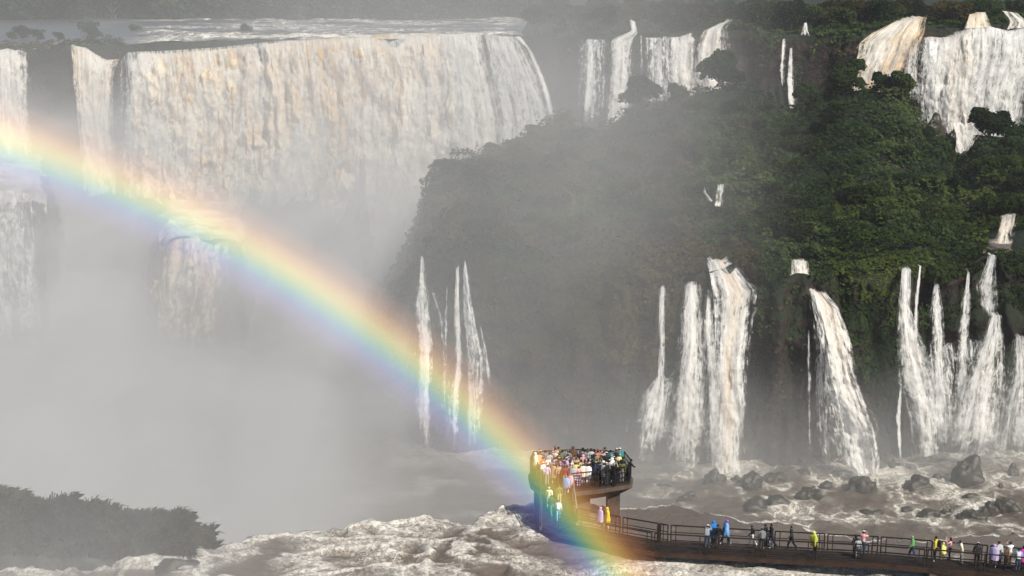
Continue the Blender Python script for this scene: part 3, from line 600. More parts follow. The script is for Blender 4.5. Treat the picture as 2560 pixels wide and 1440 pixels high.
# ------------------------------------------------------------------ vegetation
def leaf_cards(C, N, size, tone):
    """C (n,3) centres, N (n,3) rough normals -> quads, two-triangle leaf clumps"""
    n = len(C); N = N / np.maximum(np.linalg.norm(N, axis=1), 1e-6)[:, None]
    a = rng.normal(size=(n, 3)); T = np.cross(N, a); T /= np.maximum(np.linalg.norm(T, axis=1), 1e-6)[:, None]; B = np.cross(N, T)
    s = size[:, None]; asp = (.55 + .5 * rng.random(n))[:, None]
    q = [C - T * s * .5 , C + B * s * asp * .5 + N * s * .12, C + T * s * .5, C - B * s * asp * .5 - N * s * .1]
    V = np.stack(q, 1).reshape(-1, 3); Fc = np.arange(n * 4).reshape(n, 4)
    return V, Fc, np.repeat(tone, 4)
def crown_mesh(seed, n=3600, flat=.8):
    r = np.random.default_rng(seed)
    lobes = [(np.zeros(3), .62)] + [(np.array([math.cos(a) * d, math.sin(a) * d, h]), s) for a, d, h, s in
             zip(r.random(11) * 6.28, .35 + .4 * r.random(11), -.55 + 1.0 * r.random(11), .24 + .22 * r.random(11))]
    C, N, T = [], [], []
    tot = sum(s * s for _, s in lobes)
    for c, s in lobes:
        k = int(n * s * s / tot); d = r.normal(size=(k, 3)); d /= np.linalg.norm(d, axis=1)[:, None]
        d[:, 2] = np.where(d[:, 2] < -.35, -d[:, 2], d[:, 2])
        rad = s * (1 - .38 * r.random(k) ** 2.2) * (1 + .28 * vnoise(d[:, 0] * 3 + seed, d[:, 1] * 3, d[:, 2] * 3 + s * 9))
        p = c + d * rad[:, None] * np.array([1, 1, flat])
        keep = vnoise(p[:, 0] * 7 + seed, p[:, 1] * 7, p[:, 2] * 7) > -.55
        p, d = p[keep], d[keep]
        C.append(p); N.append(d * .6 + np.array([.12, -.3, .45]) + r.normal(size=p.shape) * .45); T.append(np.clip(.5 + .22 * r.normal(size=len(p)) + (r.random() - .5) * .35, 0, 1))
    C, N, T = np.concatenate(C), np.concatenate(N), np.concatenate(T)
    C[:, 2] += .15
    V, Fc, tn = leaf_cards(C, N, .085 + .06 * r.random(len(C)), T)
    return np_mesh('crown', V, Fc, smooth=False, attrs={'tone': tn})
M_BARK = (lambda t: t.done(t.bsdf(t.ramp(t.noise(t.vec(t.n('ShaderNodeTexCoord').outputs['Object'], (8, 8, 1.5)), 2.0, 4), [(.3, (.05, .04, .03)), (.7, (.17, .145, .12))]), .9)))(NT('bark'))
def tube(bm, pts, rad, seg=6):
    pts = [Vector(p) for p in pts]; prev = None
    for i, p in enumerate(pts):
        d = (pts[min(i + 1, len(pts) - 1)] - pts[max(i - 1, 0)]).normalized()
        u = d.cross(Vector((0, 0, 1)) if abs(d.z) < .95 else Vector((1, 0, 0))).normalized(); v = d.cross(u)
        r = rad[i] if isinstance(rad, (list, tuple)) else rad
        ring = [bm.verts.new(p + (u * math.cos(6.2832 * k / seg) + v * math.sin(6.2832 * k / seg)) * r) for k in range(seg)]
        if prev:
            for k in range(seg): bm.faces.new((prev[k], prev[(k + 1) % seg], ring[(k + 1) % seg], ring[k]))
        else: bm.faces.new(ring[::-1])
        prev = ring
    bm.faces.new(prev)
def bm_obj(name, bm, mat, parent=None, smooth=False):
    bmesh.ops.recalc_face_normals(bm, faces=bm.faces)
    me = bpy.data.meshes.new(name); bm.to_mesh(me); bm.free()
    if smooth: me.polygons.foreach_set('use_smooth', np.ones(len(me.polygons), bool))
    return link(name, me, mat, parent)
def trunk_mesh(seed):
    """unit tree: crown radius 1 centred at height 0; the trunk reaches down to -1.9"""
    rr = random.Random(seed); bm = bmesh.new()
    tube(bm, [(0, 0, -1.9), (rr.uniform(-.05, .05), .03, -1.2), (rr.uniform(-.12, .12), 0, -.5), (rr.uniform(-.1, .1), 0, .2)], [.085, .065, .05, .02])
    for k in range(6):
        a = rr.random() * 6.28; z = -.7 + rr.random() * .5; l = .5 + rr.random() * .25
        tube(bm, [(0, 0, z), (math.cos(a) * l * .5, math.sin(a) * l * .5, z + .28), (math.cos(a) * l, math.sin(a) * l, z + .62)], [.04, .026, .01], 5)
    me = bpy.data.meshes.new('trunk'); bmesh.ops.recalc_face_normals(bm, faces=bm.faces); bm.to_mesh(me); bm.free(); me.materials.append(M_BARK)
    return me
CROWNS = [crown_mesh(11 + k, 3800, .72 + .06 * k) for k in range(6)]
CROWN_BIG = [crown_mesh(31 + k, 9000, .95) for k in range(2)]
TRUNKS = [trunk_mesh(k) for k in range(4)]
for m in CROWNS + CROWN_BIG: m.materials.append(M_LEAF)
TREE_POS = []
def tree(px, D, zg, rad, label, group, mat=None, ci=None, hs=1.0, big=False, name='tree'):
    """zg: ground height; rad: crown radius in metres"""
    x = P(px, 720 - F * math.tan(PITCH - math.atan2(H - zg, D)), D).x
    t = empty(name, (x, D, zg), random.random() * 6.28); tag(t, label, 'tree', group)
    cm = (CROWN_BIG if big else CROWNS)[(random.randrange(99) if ci is None else ci) % (2 if big else 6)]
    c = link('crown', cm, None, t); c.scale = (rad, rad, rad * hs); c.location = (0, 0, rad * 1.0)
    c.material_slots[0].link = 'OBJECT'; c.material_slots[0].material = mat or M_LEAF
    k = link('trunk', TRUNKS[random.randrange(4)], None, t); k.scale = (rad, rad, rad * .9); k.location = (0, 0, rad * 1.0)
    TREE_POS.append((x, D, rad)); return t
def ground_z(px, D):
    j = int(np.clip(round((px + 400) / 7), 0, len(PXS) - 1)); d = LY[:, j]; ok = LT[:, 0] >= 1.9
    return float(np.interp(D, np.maximum.accumulate(d[ok]), LZ[ok, j]))
# water mask in photo coordinates
MW, MH = 640, 360
WM = []
for (mx, my, Dt, Db) in FALL_MASKS:
    m = np.zeros((MH, MW), bool)
    for _ in range(1):
        ix = np.clip((mx / 4).astype(int), 0, MW - 1); iy = np.clip((my / 4).astype(int), 0, MH - 1); m[iy, ix] = True
        for r in range(iy.shape[0]):
            m[iy[r].min(), ix[r].min():ix[r].max() + 1] = True
    # fill rows between samples
    for i in range(m.shape[0] - 1):
        pass
    rowsf = my.mean(1) / 4; lo = mx.min(1) / 4; hi = mx.max(1) / 4
    for yy in range(max(0, int(rowsf.min())), min(MH - 1, int(rowsf.max())) + 1):
        a = int(np.clip(np.interp(yy, rowsf, lo), 0, MW - 1)); b = int(np.clip(np.interp(yy, rowsf, hi), 0, MW - 1)); m[yy, a:b + 1] = True
    WM.append((m, Dt, Db))
def in_water(X, Y, Z, tol=12):
    dz = Z - H; fw = Y * CP - dz * SP; up = Y * SP + dz * CP
    px = 1280 + F * X / fw; py = 720 - F * up / fw
    ix = np.clip((px / 4).astype(int), 0, MW - 1); iy = np.clip((py / 4).astype(int), 0, MH - 1)
    bad = np.zeros(len(X), bool)
    for m, Dt, Db in WM: bad |= m[iy, ix] & (Y > Db - tol) & (Y < Dt + 4)
    return bad, px, py
def undergrowth():
    A = np.stack([LX, LY, LZ], -1)
    e1 = A[:-1, 1:] - A[:-1, :-1]; e2 = A[1:, :-1] - A[:-1, :-1]
    nrm = np.cross(e1, e2); area = np.linalg.norm(nrm, axis=-1); nrm = nrm / np.maximum(area, 1e-6)[..., None]
    nrm = np.where(nrm[..., 2:] < 0, -nrm, nrm)
    T = LT[:-1, :-1]; X = LX[:-1, :-1]; Y = LY[:-1, :-1]; PX = PXS[:-1][None, :] * np.ones_like(T)
    n = fbm(X / 6, Y / 6, LZ[:-1, :-1] / 6, 3)
    wgt = np.zeros_like(T)
    wgt = np.where((T > .35) & (T < 5.3) & (PX > 880), 1.0, wgt)
    wgt = np.where((T > .35) & (T < 2.3) & (PX > 1060), 1.9, wgt)
    rock = (T < 1.95) & (PX > 1900) & (PX < 2110); wgt = np.where(rock, .22 * (n > .0), wgt)
    rock2 = (T < 1.8) & (PX > 2240); wgt = np.where(rock2, .9 * (n > -.05), wgt)
    wgt = np.where((T > 5.9) & (T <= 6.95) & (PX > 1380), .35 * (n > .12), wgt)
    wgt = np.where((T > 6.9) & (T < 8.6) & (PX > 1380), 1.0, wgt)
    wgt = np.where((T > 6.9) & (T < 8.22) & (PX <= 300), .8, wgt)
    wgt = np.where((PX > 2640) | (PX < -100), wgt * .25, wgt)
    dist = np.clip(200 / Y, .3, 1.2)
    wgt = wgt * area * dist
    pr = (wgt / wgt.sum()).ravel(); NL = 300000
    idx = rng.choice(len(pr), NL, p=pr); i, j = np.divmod(idx, T.shape[1])
    u, v = rng.random(NL), rng.random(NL)
    C = A[i, j] + e1[i, j] * u[:, None] + e2[i, j] * v[:, None]; Nn = nrm[i, j]
    Ti = T[i, j]
    dome = np.clip(.5 + .9 * fbm(C[:, 0] / 3.2, C[:, 1] / 3.2, C[:, 2] / 3.2, 3), 0, 1.4)
    hmax = np.where(Ti < 2.1, 1.0, 2.2) * np.where(Ti > 5.5, .6, 1)
    hh = hmax * dome * (1 - .35 * rng.random(NL) ** 2)
    up = Nn * .5 + np.array([0, -.15, .6]) * np.where(Ti < 2.1, .4, 1)[:, None]; up /= np.linalg.norm(up, axis=1)[:, None]
    C = C + up * hh[:, None]
    bad, px, py = in_water(C[:, 0], C[:, 1], C[:, 2])
    bad |= ((px > 2470) & (px < 2600) & (py > 535) & (py < 622) & (C[:, 1] < 216))          # brown pool and chute
    bad |= (rng.random(NL) < .5) & (C[:, 2] < -27)
    C, Nn, Ti, px = C[~bad], Nn[~bad], Ti[~bad], px[~bad]
    k = len(C)
    size = np.where(Ti < 2.2, .42, .62) * (.6 + .8 * rng.random(k)) * np.where(C[:, 1] > 300, 1.4, 1)
    tone = np.clip(.45 + .2 * rng.normal(size=k) + .3 * fbm(C[:, 0] / 5, C[:, 1] / 5, C[:, 2] / 5, 2), 0, 1)
    V, Fc, tn = leaf_cards(C, Nn + np.array([0, -.25, .5]) + rng.normal(size=C.shape) * .45, size, tone)
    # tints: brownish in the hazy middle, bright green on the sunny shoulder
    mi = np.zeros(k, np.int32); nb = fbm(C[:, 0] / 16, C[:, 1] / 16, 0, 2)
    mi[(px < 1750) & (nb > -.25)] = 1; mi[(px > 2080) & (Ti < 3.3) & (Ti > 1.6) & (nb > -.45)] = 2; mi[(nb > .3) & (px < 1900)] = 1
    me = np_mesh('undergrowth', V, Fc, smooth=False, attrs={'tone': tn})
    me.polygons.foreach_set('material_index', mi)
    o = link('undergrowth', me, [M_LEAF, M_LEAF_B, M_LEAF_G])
    return tag(o, 'thick shrubs and creepers covering the hillside and cliff', 'undergrowth', kind='stuff')
undergrowth()
BIGT = [
 (2250, 294, 3.8, 'tall round dark tree standing out against the creamy waterfall', M_LEAF, 1.15, True),
 (2468, 288, 4.6, 'broad dark tree at the foot of the bright curtain near the dark forest', M_LEAF, .95, True),
 (2206, 296, 2.4, 'small spiky tree leaning over the foot of the creamy waterfall', M_LEAF, 1.2, True),
 (1600, 286, 4.8, 'rounded hazy tree just below the tall column of water', M_LEAF, .8, True),
 (1698, 289, 2.6, 'small tree with its top against the square-topped waterfall', M_LEAF, 1.1, True),
 (1800, 290, 5.4, 'wide dome-shaped tree below the waterfall with the curling tail', M_LEAF, .8, True),
 (2110, 296, 4.6, 'wide dark-green tree beneath the thick creamy waterfall', M_LEAF, .85, True),
 (2020, 292, 3.4, 'dark tree in the hollow below the reddish cliff', M_LEAF, .9, True),
 (2540, 286, 4.2, 'dark tree overlapping the frame beneath the shadowed cliff', M_LEAF, .9, True),
]
for px, D, rad, lab, m, hs, bg_ in BIGT: tree(px, D, ground_z(px, D) - .8, rad, lab, None, m, None, hs, bg_)
cnt = 0
tr = random.Random(5)
while cnt < 150:
    px = tr.uniform(1100, 2620); tt = tr.random(); D = 205 + 85 * tt ** .8
    j = int((px + 400) / 7); zc = ground_z(px, D)
    rad = tr.uniform(1.9, 3.6)
    if any((P(px, 400, D).x - a) ** 2 + (D - b) ** 2 < (.8 * (rad + c)) ** 2 for a, b, c in TREE_POS): continue
    top_py = 720 - F * math.tan(PITCH - math.atan2(H - zc - rad * 2.1, D))
    bad, _, _ = in_water(np.array([P(px, 400, D).x]), np.array([D]), np.array([zc + 1.5]), 14)
    if bad[0] or (2420 < px < 2640 and D < 222): continue
    if D > 262 and 1480 < px < 2450: rad *= .7
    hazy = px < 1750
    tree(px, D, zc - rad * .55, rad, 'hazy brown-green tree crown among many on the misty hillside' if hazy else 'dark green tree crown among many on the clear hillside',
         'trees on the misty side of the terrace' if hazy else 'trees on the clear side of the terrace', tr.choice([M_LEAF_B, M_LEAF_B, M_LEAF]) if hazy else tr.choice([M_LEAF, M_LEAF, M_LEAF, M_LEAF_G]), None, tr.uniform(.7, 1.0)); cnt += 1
# forest behind the upper cliff
cnt = 0; TP2 = []
while cnt < 120:
    px = tr.uniform(1330, 2640); D = 334 + 80 * tr.random() ** 1.3; rad = tr.uniform(2.8, 4.8)
    if 1330 < px < 1480 and D < 345: continue
    x = P(px, 100, D).x
    if any((x - a) ** 2 + (D - b) ** 2 < (.62 * (rad + c)) ** 2 for a, b, c in TP2): continue
    if (2160 < px < 2330 or 2400 < px < 2580) and D < 338: continue
    TP2.append((x, D, rad))
    tree(px, D, 21.4, rad, 'dark tree of the forest on top of the upper cliff', 'forest trees on the upper plateau', tr.choice([M_LEAF, M_LEAF, M_LEAF_B]), None, tr.uniform(.8, 1.15)); cnt += 1
cnt = 0
while cnt < 80:
    px = tr.uniform(-60, 1340); D = 478 + 34 * tr.random(); rad = tr.uniform(6.0, 9.5)
    tree(px, D, 16.0, rad, 'grey hazy tree of the far bank behind the upper river', 'far bank trees beyond the upper river', M_LEAF, None, tr.uniform(.7, 1.0)); cnt += 1
for px, D, rad in ((30, 358, 1.6), (95, 356, 2.0), (150, 357, 1.7), (240, 362, 2.2), (340, 392, 2.4), (620, 385, 2.3), (225, 380, 3.0), (60, 372, 2.6)):
    tree(px, D, 19.9 - .8 * rad, rad, 'small dark bush-like tree on a rock in the upper river', 'island trees at the lip of the great falls', M_LEAF)
def relabel():
    low_ = [(1250, 'the lacy waterfall behind the rainbow'), (1560, 'the bare hazy cliff'), (1700, 'the narrow waterfall with a skirt'), (1930, 'the tallest white waterfall'), (2110, 'the slanting waterfall'), (2300, 'the fan-shaped waterfall'), (2430, 'the double ribbon of water'), (9999, 'the triangular waterfall')]
    upp_ = [(1450, 'the curved edge ribbon'), (1560, 'the faint misty veil'), (1640, 'the tall column of water'), (1840, 'the curling-tail waterfall'), (1985, 'the thin strand'), (2125, 'the reddish cliff'), (2230, 'the stepped creamy waterfall'), (2300, 'the broken lace of water'), (2420, 'the bright curtain'), (9999, 'the corner of the bright falls')]
    far_ = [(80, 'the pale waterfall at the frame edge'), (300, 'the ragged cream waterfall'), (480, 'the near end of the great curtain'), (700, 'the tan streaks of the great curtain'), (900, 'the middle of the great curtain'), (1100, 'the far end of the great curtain'), (1230, 'the pale ropes of water'), (9999, 'the sheer grey veil')]
    pick = lambda L, v: next(n for e, n in L if v < e)
    for o in COL.objects:
        if o.parent or o.get('category') not in ('tree', 'boulder'): continue
        gname = o.get('group') or ''; d = o.location - Vector((0, 0, H)); fw = d.y * CP - d.z * SP; px = 1280 + F * d.x / fw; y = o.location.y
        if gname.startswith('trees on the'):
            r_ = o.children[0].scale[0]; size = 'small' if r_ < 2.1 else 'medium' if r_ < 2.8 else 'large'
            tint = 'hazy' if 'misty' in gname else 'dark green'
            o['label'] = '%s %s tree %s' % (size, tint, ('low on the slope above ' + pick(low_, px)) if y < 232 else ('halfway up the slope above ' + pick(low_, px)) if y < 258 else ('near the crest below ' + pick(upp_, px)))
        elif gname.startswith('forest trees'):
            o['label'] = 'dark forest tree %s above %s' % ('at the cliff edge' if y < 345 else 'in the second rank' if y < 365 else 'deep in the forest' if y < 390 else 'at the very back', pick(upp_, px))
        elif gname.startswith('far bank'):
            o['label'] = 'grey far bank tree %s beyond %s' % ('at the waterline' if y < 488 else 'in the middle row' if y < 501 else 'in the rear row', pick(far_, px))
        elif gname.startswith('island'):
            o['label'] = 'small dark bush-like tree on a rock behind %s' % pick(far_, px)
        elif gname.startswith('small stones'):
            b_ = min(BOULD, key=lambda q: (PZ(q[0], q[1], -30) - o.location).length); o['label'] = ' '.join(('small wet stone beside the ' + b_[4]).split()[:15])
# a reed-topped islet in the rapids
def islet():
    t = empty('islet', PZ(240, 1415, 0)); tag(t, 'grassy islet with shaggy tufts rising grey in the mist beside the rapids', 'islet')
    ctl = np.array([(-260, 1205), (-40, 1206), (60, 1215), (130, 1238), (200, 1228), (300, 1262), (350, 1278), (420, 1262), (470, 1290), (515, 1340), (540, 1400)], float)
    pts, nrm = [], []
    pxs = np.linspace(-260, 540, 90); V = []
    o0 = t.location
    for k, px in enumerate(pxs):
        ty = np.interp(px, ctl[:, 0], ctl[:, 1]) + 16 + 3 * math.sin(px / 19)
        D0 = 80.0
        zt = max(zy(ty, 83), .2)
        for q, s in enumerate(np.linspace(0, 1, 22)):
            a = s * math.pi
            D = 83 - 3.6 * math.cos(a) * (1 - .25 * math.sin(a)); z = zt * math.sin(a) ** .7 - .6
            x = P(px, ty, D).x
            nn = float(fbm(x / 1.5, D / 1.5, z / 1.5, 3))
            V.append((x - o0.x, D - o0.y - .5 * nn, z - o0.z + .25 * nn))
    V = np.array(V); me = np_mesh('islet_rock', V, grid_faces(90, 22)); link('mound', me, M_BOULDER, t)
    # grass blades
    n = 26000; i = rng.integers(0, 89, n); j = rng.integers(1, 15, n); A = V.reshape(90, 22, 3)
    C = A[i, j] + (A[i + 1, j] - A[i, j]) * rng.random((n, 1)) + (A[i, j + 1] - A[i, j]) * rng.random((n, 1))
    tuft = np.clip(.45 + .8 * fbm(C[:, 0] / 1.1, C[:, 1] / 1.1, C[:, 2] / 1.1, 3), .12, 1.5)
    L = tuft * (.7 + .9 * rng.random(n))
    d = rng.normal(size=(n, 3)) * .35 + np.array([.12, -.1, .9]); d /= np.linalg.norm(d, axis=1)[:, None]
    sd_ = np.cross(d, rng.normal(size=(n, 3))); sd_ /= np.linalg.norm(sd_, axis=1)[:, None]
    wd = .035 * (1 + rng.random((n, 1)))
    mid = C + d * L[:, None] * .6; tip = C + d * L[:, None] + np.array([.12, -.05, -.28]) * L[:, None] ** 1.5
    Vb = np.stack([C - sd_ * wd, C + sd_ * wd, mid + sd_ * wd * .8, tip, mid - sd_ * wd * .8], 1).reshape(-1, 3)
    Fb = np.arange(n * 5).reshape(n, 5)
    g_ = link('grass', np_mesh('grass', Vb, Fb, smooth=False, attrs={'tone': np.repeat(np.clip(.5 + .2 * rng.normal(size=n) + .8 * fbm(C[:, 0] / 1.6, C[:, 1] / 2, C[:, 2] / 1.2, 2), 0, 1.3), 5)}), M_LEAF_B, t)
    g_['kind'] = 'stuff'
islet()
boulder(430, 1452, 130, 62, 'smooth grey rock poking out of the foam below the grassy islet', z0=-.6)

# ------------------------------------------------------------------ walkway and lookout platform
def mat_rust(name, a, b, rough=.7):
    t = NT(name); p = t.pos(); n = t.noise(p, 2.2, 5, .65)
    return t.done(t.bsdf(t.ramp(n, [(.35, a), (.65, b)]), rough, t.bump(n, .3, .03), .4))
M_STEEL = mat_rust('wet_dark_steel', (.010, .008, .006), (.030, .018, .012), .45)
M_BEAM = mat_rust('rusty_brown_beam', (.020, .011, .008), (.052, .027, .017), .55)
M_DECK = mat_rust('wet_walkway_boards', (.014, .010, .008), (.034, .022, .016), .7)
M_CONC = mat_rust('brown_concrete', (.060, .042, .032), (.115, .080, .060), .7)
def prism(bm, top, depth):
    top = [Vector(p) for p in top]; bot = [p - Vector((0, 0, depth)) for p in top]
    a = [bm.verts.new(p) for p in top]; b = [bm.verts.new(p) for p in bot]; n = len(a)
    bm.faces.new(a); bm.faces.new(b[::-1])
    for i in range(n): bm.faces.new((a[i], b[i], b[(i + 1) % n], a[(i + 1) % n]))
def bar(bm, a, b, w, h):
    a, b = Vector(a), Vector(b); d = (b - a).normalized(); s = d.cross(Vector((0, 0, 1))).normalized() * w / 2; u = s.cross(d).normalized() * h / 2
    q = [bm.verts.new(p + x) for p in (a, b) for x in (-s - u, s - u, s + u, -s + u)]
    for f in ((3, 2, 1, 0), (4, 5, 6, 7), (0, 1, 5, 4), (1, 2, 6, 5), (2, 3, 7, 6), (3, 0, 4, 7)): bm.faces.new([q[i] for i in f])
def post(bm, p, h, w=.06):
    p = Vector(p); q = [bm.verts.new(p + Vector((x * w / 2, y * w / 2, z))) for z in (0, h) for x, y in ((-1, -1), (1, -1), (1, 1), (-1, 1))]
    for f in ((3, 2, 1, 0), (4, 5, 6, 7), (0, 1, 5, 4), (1, 2, 6, 5), (2, 3, 7, 6), (3, 0, 4, 7)): bm.faces.new([q[i] for i in f])
def local(o, bm):
    for v in bm.verts: v.co -= o.location
ZW, ZP = 0.9, 2.8
NEAR = [PZ(*q, ZW) for q in ((2900, 1472), (2560, 1437), (2200, 1406), (1920, 1392), (1640, 1376), (1500, 1350), (1392, 1328))]
FAR = [PZ(*q, ZW) for q in ((2900, 1450), (2560, 1414), (2200, 1384), (1920, 1369), (1652, 1353), (1530, 1329), (1440, 1310))]
walk = empty('walkway', PZ(2000, 1380, ZW)); tag(walk, 'long low railed walkway carrying visitors over the brown rapids', 'walkway')
bm = bmesh.new()
for i in range(len(NEAR) - 1): prism(bm, [NEAR[i], NEAR[i + 1], FAR[i + 1], FAR[i]], .12)
local(walk, bm); bm_obj('deck', bm, M_DECK, walk)
for line in (NEAR, FAR):
    bm = bmesh.new(); off = Vector((0, -.10 if line is NEAR else .10, -.22))
    for i in range(len(line) - 1): bar(bm, line[i] + off, line[i + 1] + off, .16, .26)
    local(walk, bm); bm_obj('edge_beam', bm, M_BEAM, walk)
def arc(line):
    L = [0.0]
    for a, b in zip(line, line[1:]): L.append(L[-1] + (b - a).length)
    return L
def at_len(line, L, s):
    for i in range(len(line) - 1):
        if s <= L[i + 1] or i == len(line) - 2:
            t = (s - L[i]) / (L[i + 1] - L[i]); return line[i].lerp(line[i + 1], max(0, min(1, t)))
def rail_panel(a, b, parent, mat=M_STEEL, h=1.12, rails=(1.12, .66, .50, .12), posts=(0.0, .10, .90, 1.0), name='railing_panel', infill=0):
    bm = bmesh.new(); d = (b - a)
    for t in posts: post(bm, a + d * t, h - (.0 if t in (0.0, 1.0) else .04), .07 if t in (0.0, 1.0) else .05)
    for k, r in enumerate(rails): bar(bm, a + Vector((0, 0, r)), b + Vector((0, 0, r)), .06 if k == 0 else .04, .07 if k == 0 else .045)
    for k in range(infill):
        t = (k + .5) / infill; post(bm, a + d * t, h - .02, .022)
    local(parent, bm); return bm_obj(name, bm, mat, parent)
for line in (NEAR, FAR):
    L = arc(line); n = int(L[-1] / 3.15); st = L[-1] / n
    for k in range(n):
        a, b = at_len(line, L, k * st + .1), at_len(line, L, (k + 1) * st - .1)
        rail_panel(a, b, walk)
for q in ((2340, 1440), (1975, 1400), (1640, 1382)):
    c = PZ(q[0], q[1] - 22, ZW); bm = bmesh.new(); prism(bm, [c + Vector(v) for v in ((-.42, -.1, -.3), (.42, -.1, -.3), (.42, 1.2, -.3), (-.42, 1.2, -.3))], 1.9)
    bmesh.ops.bevel(bm, geom=bm.edges[:], offset=.05, affect='EDGES'); local(walk, bm); bm_obj('pier', bm, M_CONC, walk)
c = PZ(1647, 1356, ZW); bm = bmesh.new(); post(bm, c + Vector((0, .05, -.3)), 1.55, .24); local(walk, bm); bm_obj('gate_post', bm, M_STEEL, walk)

plat = empty('lookout_platform', PZ(1450, 1215, ZP)); tag(plat, 'raised brown lookout platform on pillars packed with visitors', 'platform')
PP = [PZ(*q, ZP) for q in ((1574, 1205), (1577, 1190), (1560, 1168), (1440, 1162), (1334, 1168), (1326, 1184), (1332, 1206), (1352, 1222), (1430, 1224), (1500, 1217))]
bm = bmesh.new(); prism(bm, PP, .16); local(plat, bm); bm_obj('deck', bm, M_DECK, plat)
# flared concrete cap under the deck
bm = bmesh.new(); cen = sum(PP, Vector()) / len(PP)
a = [bm.verts.new(p + (p - cen).normalized() * .16 - Vector((0, 0, .165))) for p in PP]
b = [bm.verts.new(p + (p - cen).normalized() * .16 - Vector((0, 0, .42))) for p in PP]
c_ = [bm.verts.new(cen + (p - cen) * Vector((.80, .80, .80)).x - Vector((0, 0, .95))) for p in PP]
bm.faces.new(a); bm.faces.new(c_[::-1])
for u, v in ((a, b), (b, c_)):
    for i in range(len(u)): bm.faces.new((u[i], v[i], v[(i + 1) % len(u)], u[(i + 1) % len(u)]))
local(plat, bm); bm_obj('cap_slab', bm, M_CONC, plat)
def pillar(px0, px1, py, dy, parent, mat=M_CONC):
    A_, B_ = PZ(px0, py, ZP - .6), PZ(px1, py, ZP - .6)
    bm = bmesh.new(); prism(bm, [A_, B_, B_ + Vector((0, dy, 0)), A_ + Vector((0, dy, 0))], 3.4)
    bmesh.ops.bevel(bm, geom=bm.edges[:], offset=.04, affect='EDGES'); local(parent, bm); return bm_obj('pillar', bm, mat, parent)
pillar(1518, 1551, 1222, 1.1, plat)
pillar(1336, 1476, 1232, 2.4, plat)
n = len(PP)
order = [(PP[i], PP[(i + 1) % n]) for i in range(n)]
for i, (a, b) in enumerate(order):
    if i == 7: continue                       # the stairs come up here
    k = max(1, round((b - a).length / 1.9))
    for j in range(k): rail_panel(a.lerp(b, j / k), a.lerp(b, (j + 1) / k), plat, rails=(1.12, .75, .40, .10), posts=(0.0, 1.0), infill=9)
# stairs down to the walkway
S0, S1 = PZ(1352, 1223, ZP), PZ(1430, 1225, ZP); E0, E1 = PZ(1352, 1318, ZW), PZ(1442, 1312, ZW)
bm = bmesh.new(); ns = 11
for k in range(ns):
    t0, t1 = k / ns, (k + 1) / ns
    q = [S0.lerp(E0, t0), S1.lerp(E1, t0), S1.lerp(E1, t1), S0.lerp(E0, t1)]; zz = S0.z + (E0.z - S0.z) * (k + .5) / ns
    prism(bm, [Vector((v.x, v.y, zz)) for v in q], .2)
local(plat, bm); bm_obj('staircase', bm, M_DECK, plat)
for a, b in ((S0, E0), (S1, E1)):
    bm = bmesh.new(); bar(bm, a - Vector((0, 0, .3)), b - Vector((0, 0, .3)), .18, .55); local(plat, bm); bm_obj('stringer', bm, M_BEAM, plat)
    for j in range(2): rail_panel(a.lerp(b, j / 2), a.lerp(b, (j + 1) / 2), plat, rails=(1.12, .6, .12), posts=(0, 1.0), infill=6)
bm = bmesh.new(); prism(bm, [E0, E1, PZ(1440, 1312, ZW), PZ(1392, 1330, ZW), PZ(1350, 1326, ZW)], .2) if False else prism(bm, [E0, PZ(1394, 1330, ZW) , PZ(1442, 1311, ZW)], .2)
local(plat, bm); bm_obj('landing', bm, M_DECK, plat)
bm = bmesh.new(); q = [PZ(1345, 1322, .6), PZ(1430, 1330, .6), PZ(1440, 1300, .6), PZ(1345, 1300, .6)]; prism(bm, q, 1.6); local(plat, bm); bm_obj('footing', bm, M_CONC, plat)

# ------------------------------------------------------------------ people
def flat_mat(name, col, rough=.75, spec=.3):
    t = NT(name); n = t.noise(t.n('ShaderNodeTexCoord').outputs['Object'], 9, 3)
    return t.done(t.bsdf(t.mix(n, tuple(c * .8 for c in col), tuple(min(1, c * 1.15) for c in col)), rough, None, spec))
SKIN = [flat_mat('skin', c, .55) for c in ((.52, .31, .21), (.36, .20, .12), (.60, .39, .28))]
EYE = flat_mat('eye_and_brow', (.02, .015, .01))
_cm = {}
CL = dict(black=(.008, .008, .010), charcoal=(.03, .03, .033), grey=(.20, .21, .22), silver=(.40, .42, .44), white=(.78, .78, .78), cream=(.68, .62, .48), yellow=(.72, .55, .04), lemon=(.66, .64, .22),
          lime=(.50, .52, .07), orange=(.60, .14, .06), red=(.26, .05, .04), pink=(.78, .38, .42), magenta=(.52, .03, .30), purple=(.24, .10, .46), lilac=(.45, .38, .60), blue=(.02, .17, .50), skyblue=(.16, .36, .62),
          navy=(.012, .018, .05), green=(.10, .36, .08), olive=(.12, .13, .04), brown=(.10, .055, .03), tan=(.45, .33, .20), teal=(.03, .18, .18), denim=(.04, .07, .14), darkhair=(.012, .009, .008), brownhair=(.07, .035, .018), greyhair=(.3, .29, .28))
def cmat(c):
    if c not in _cm: _cm[c] = flat_mat(c + '_cloth', CL[c])
    return _cm[c]
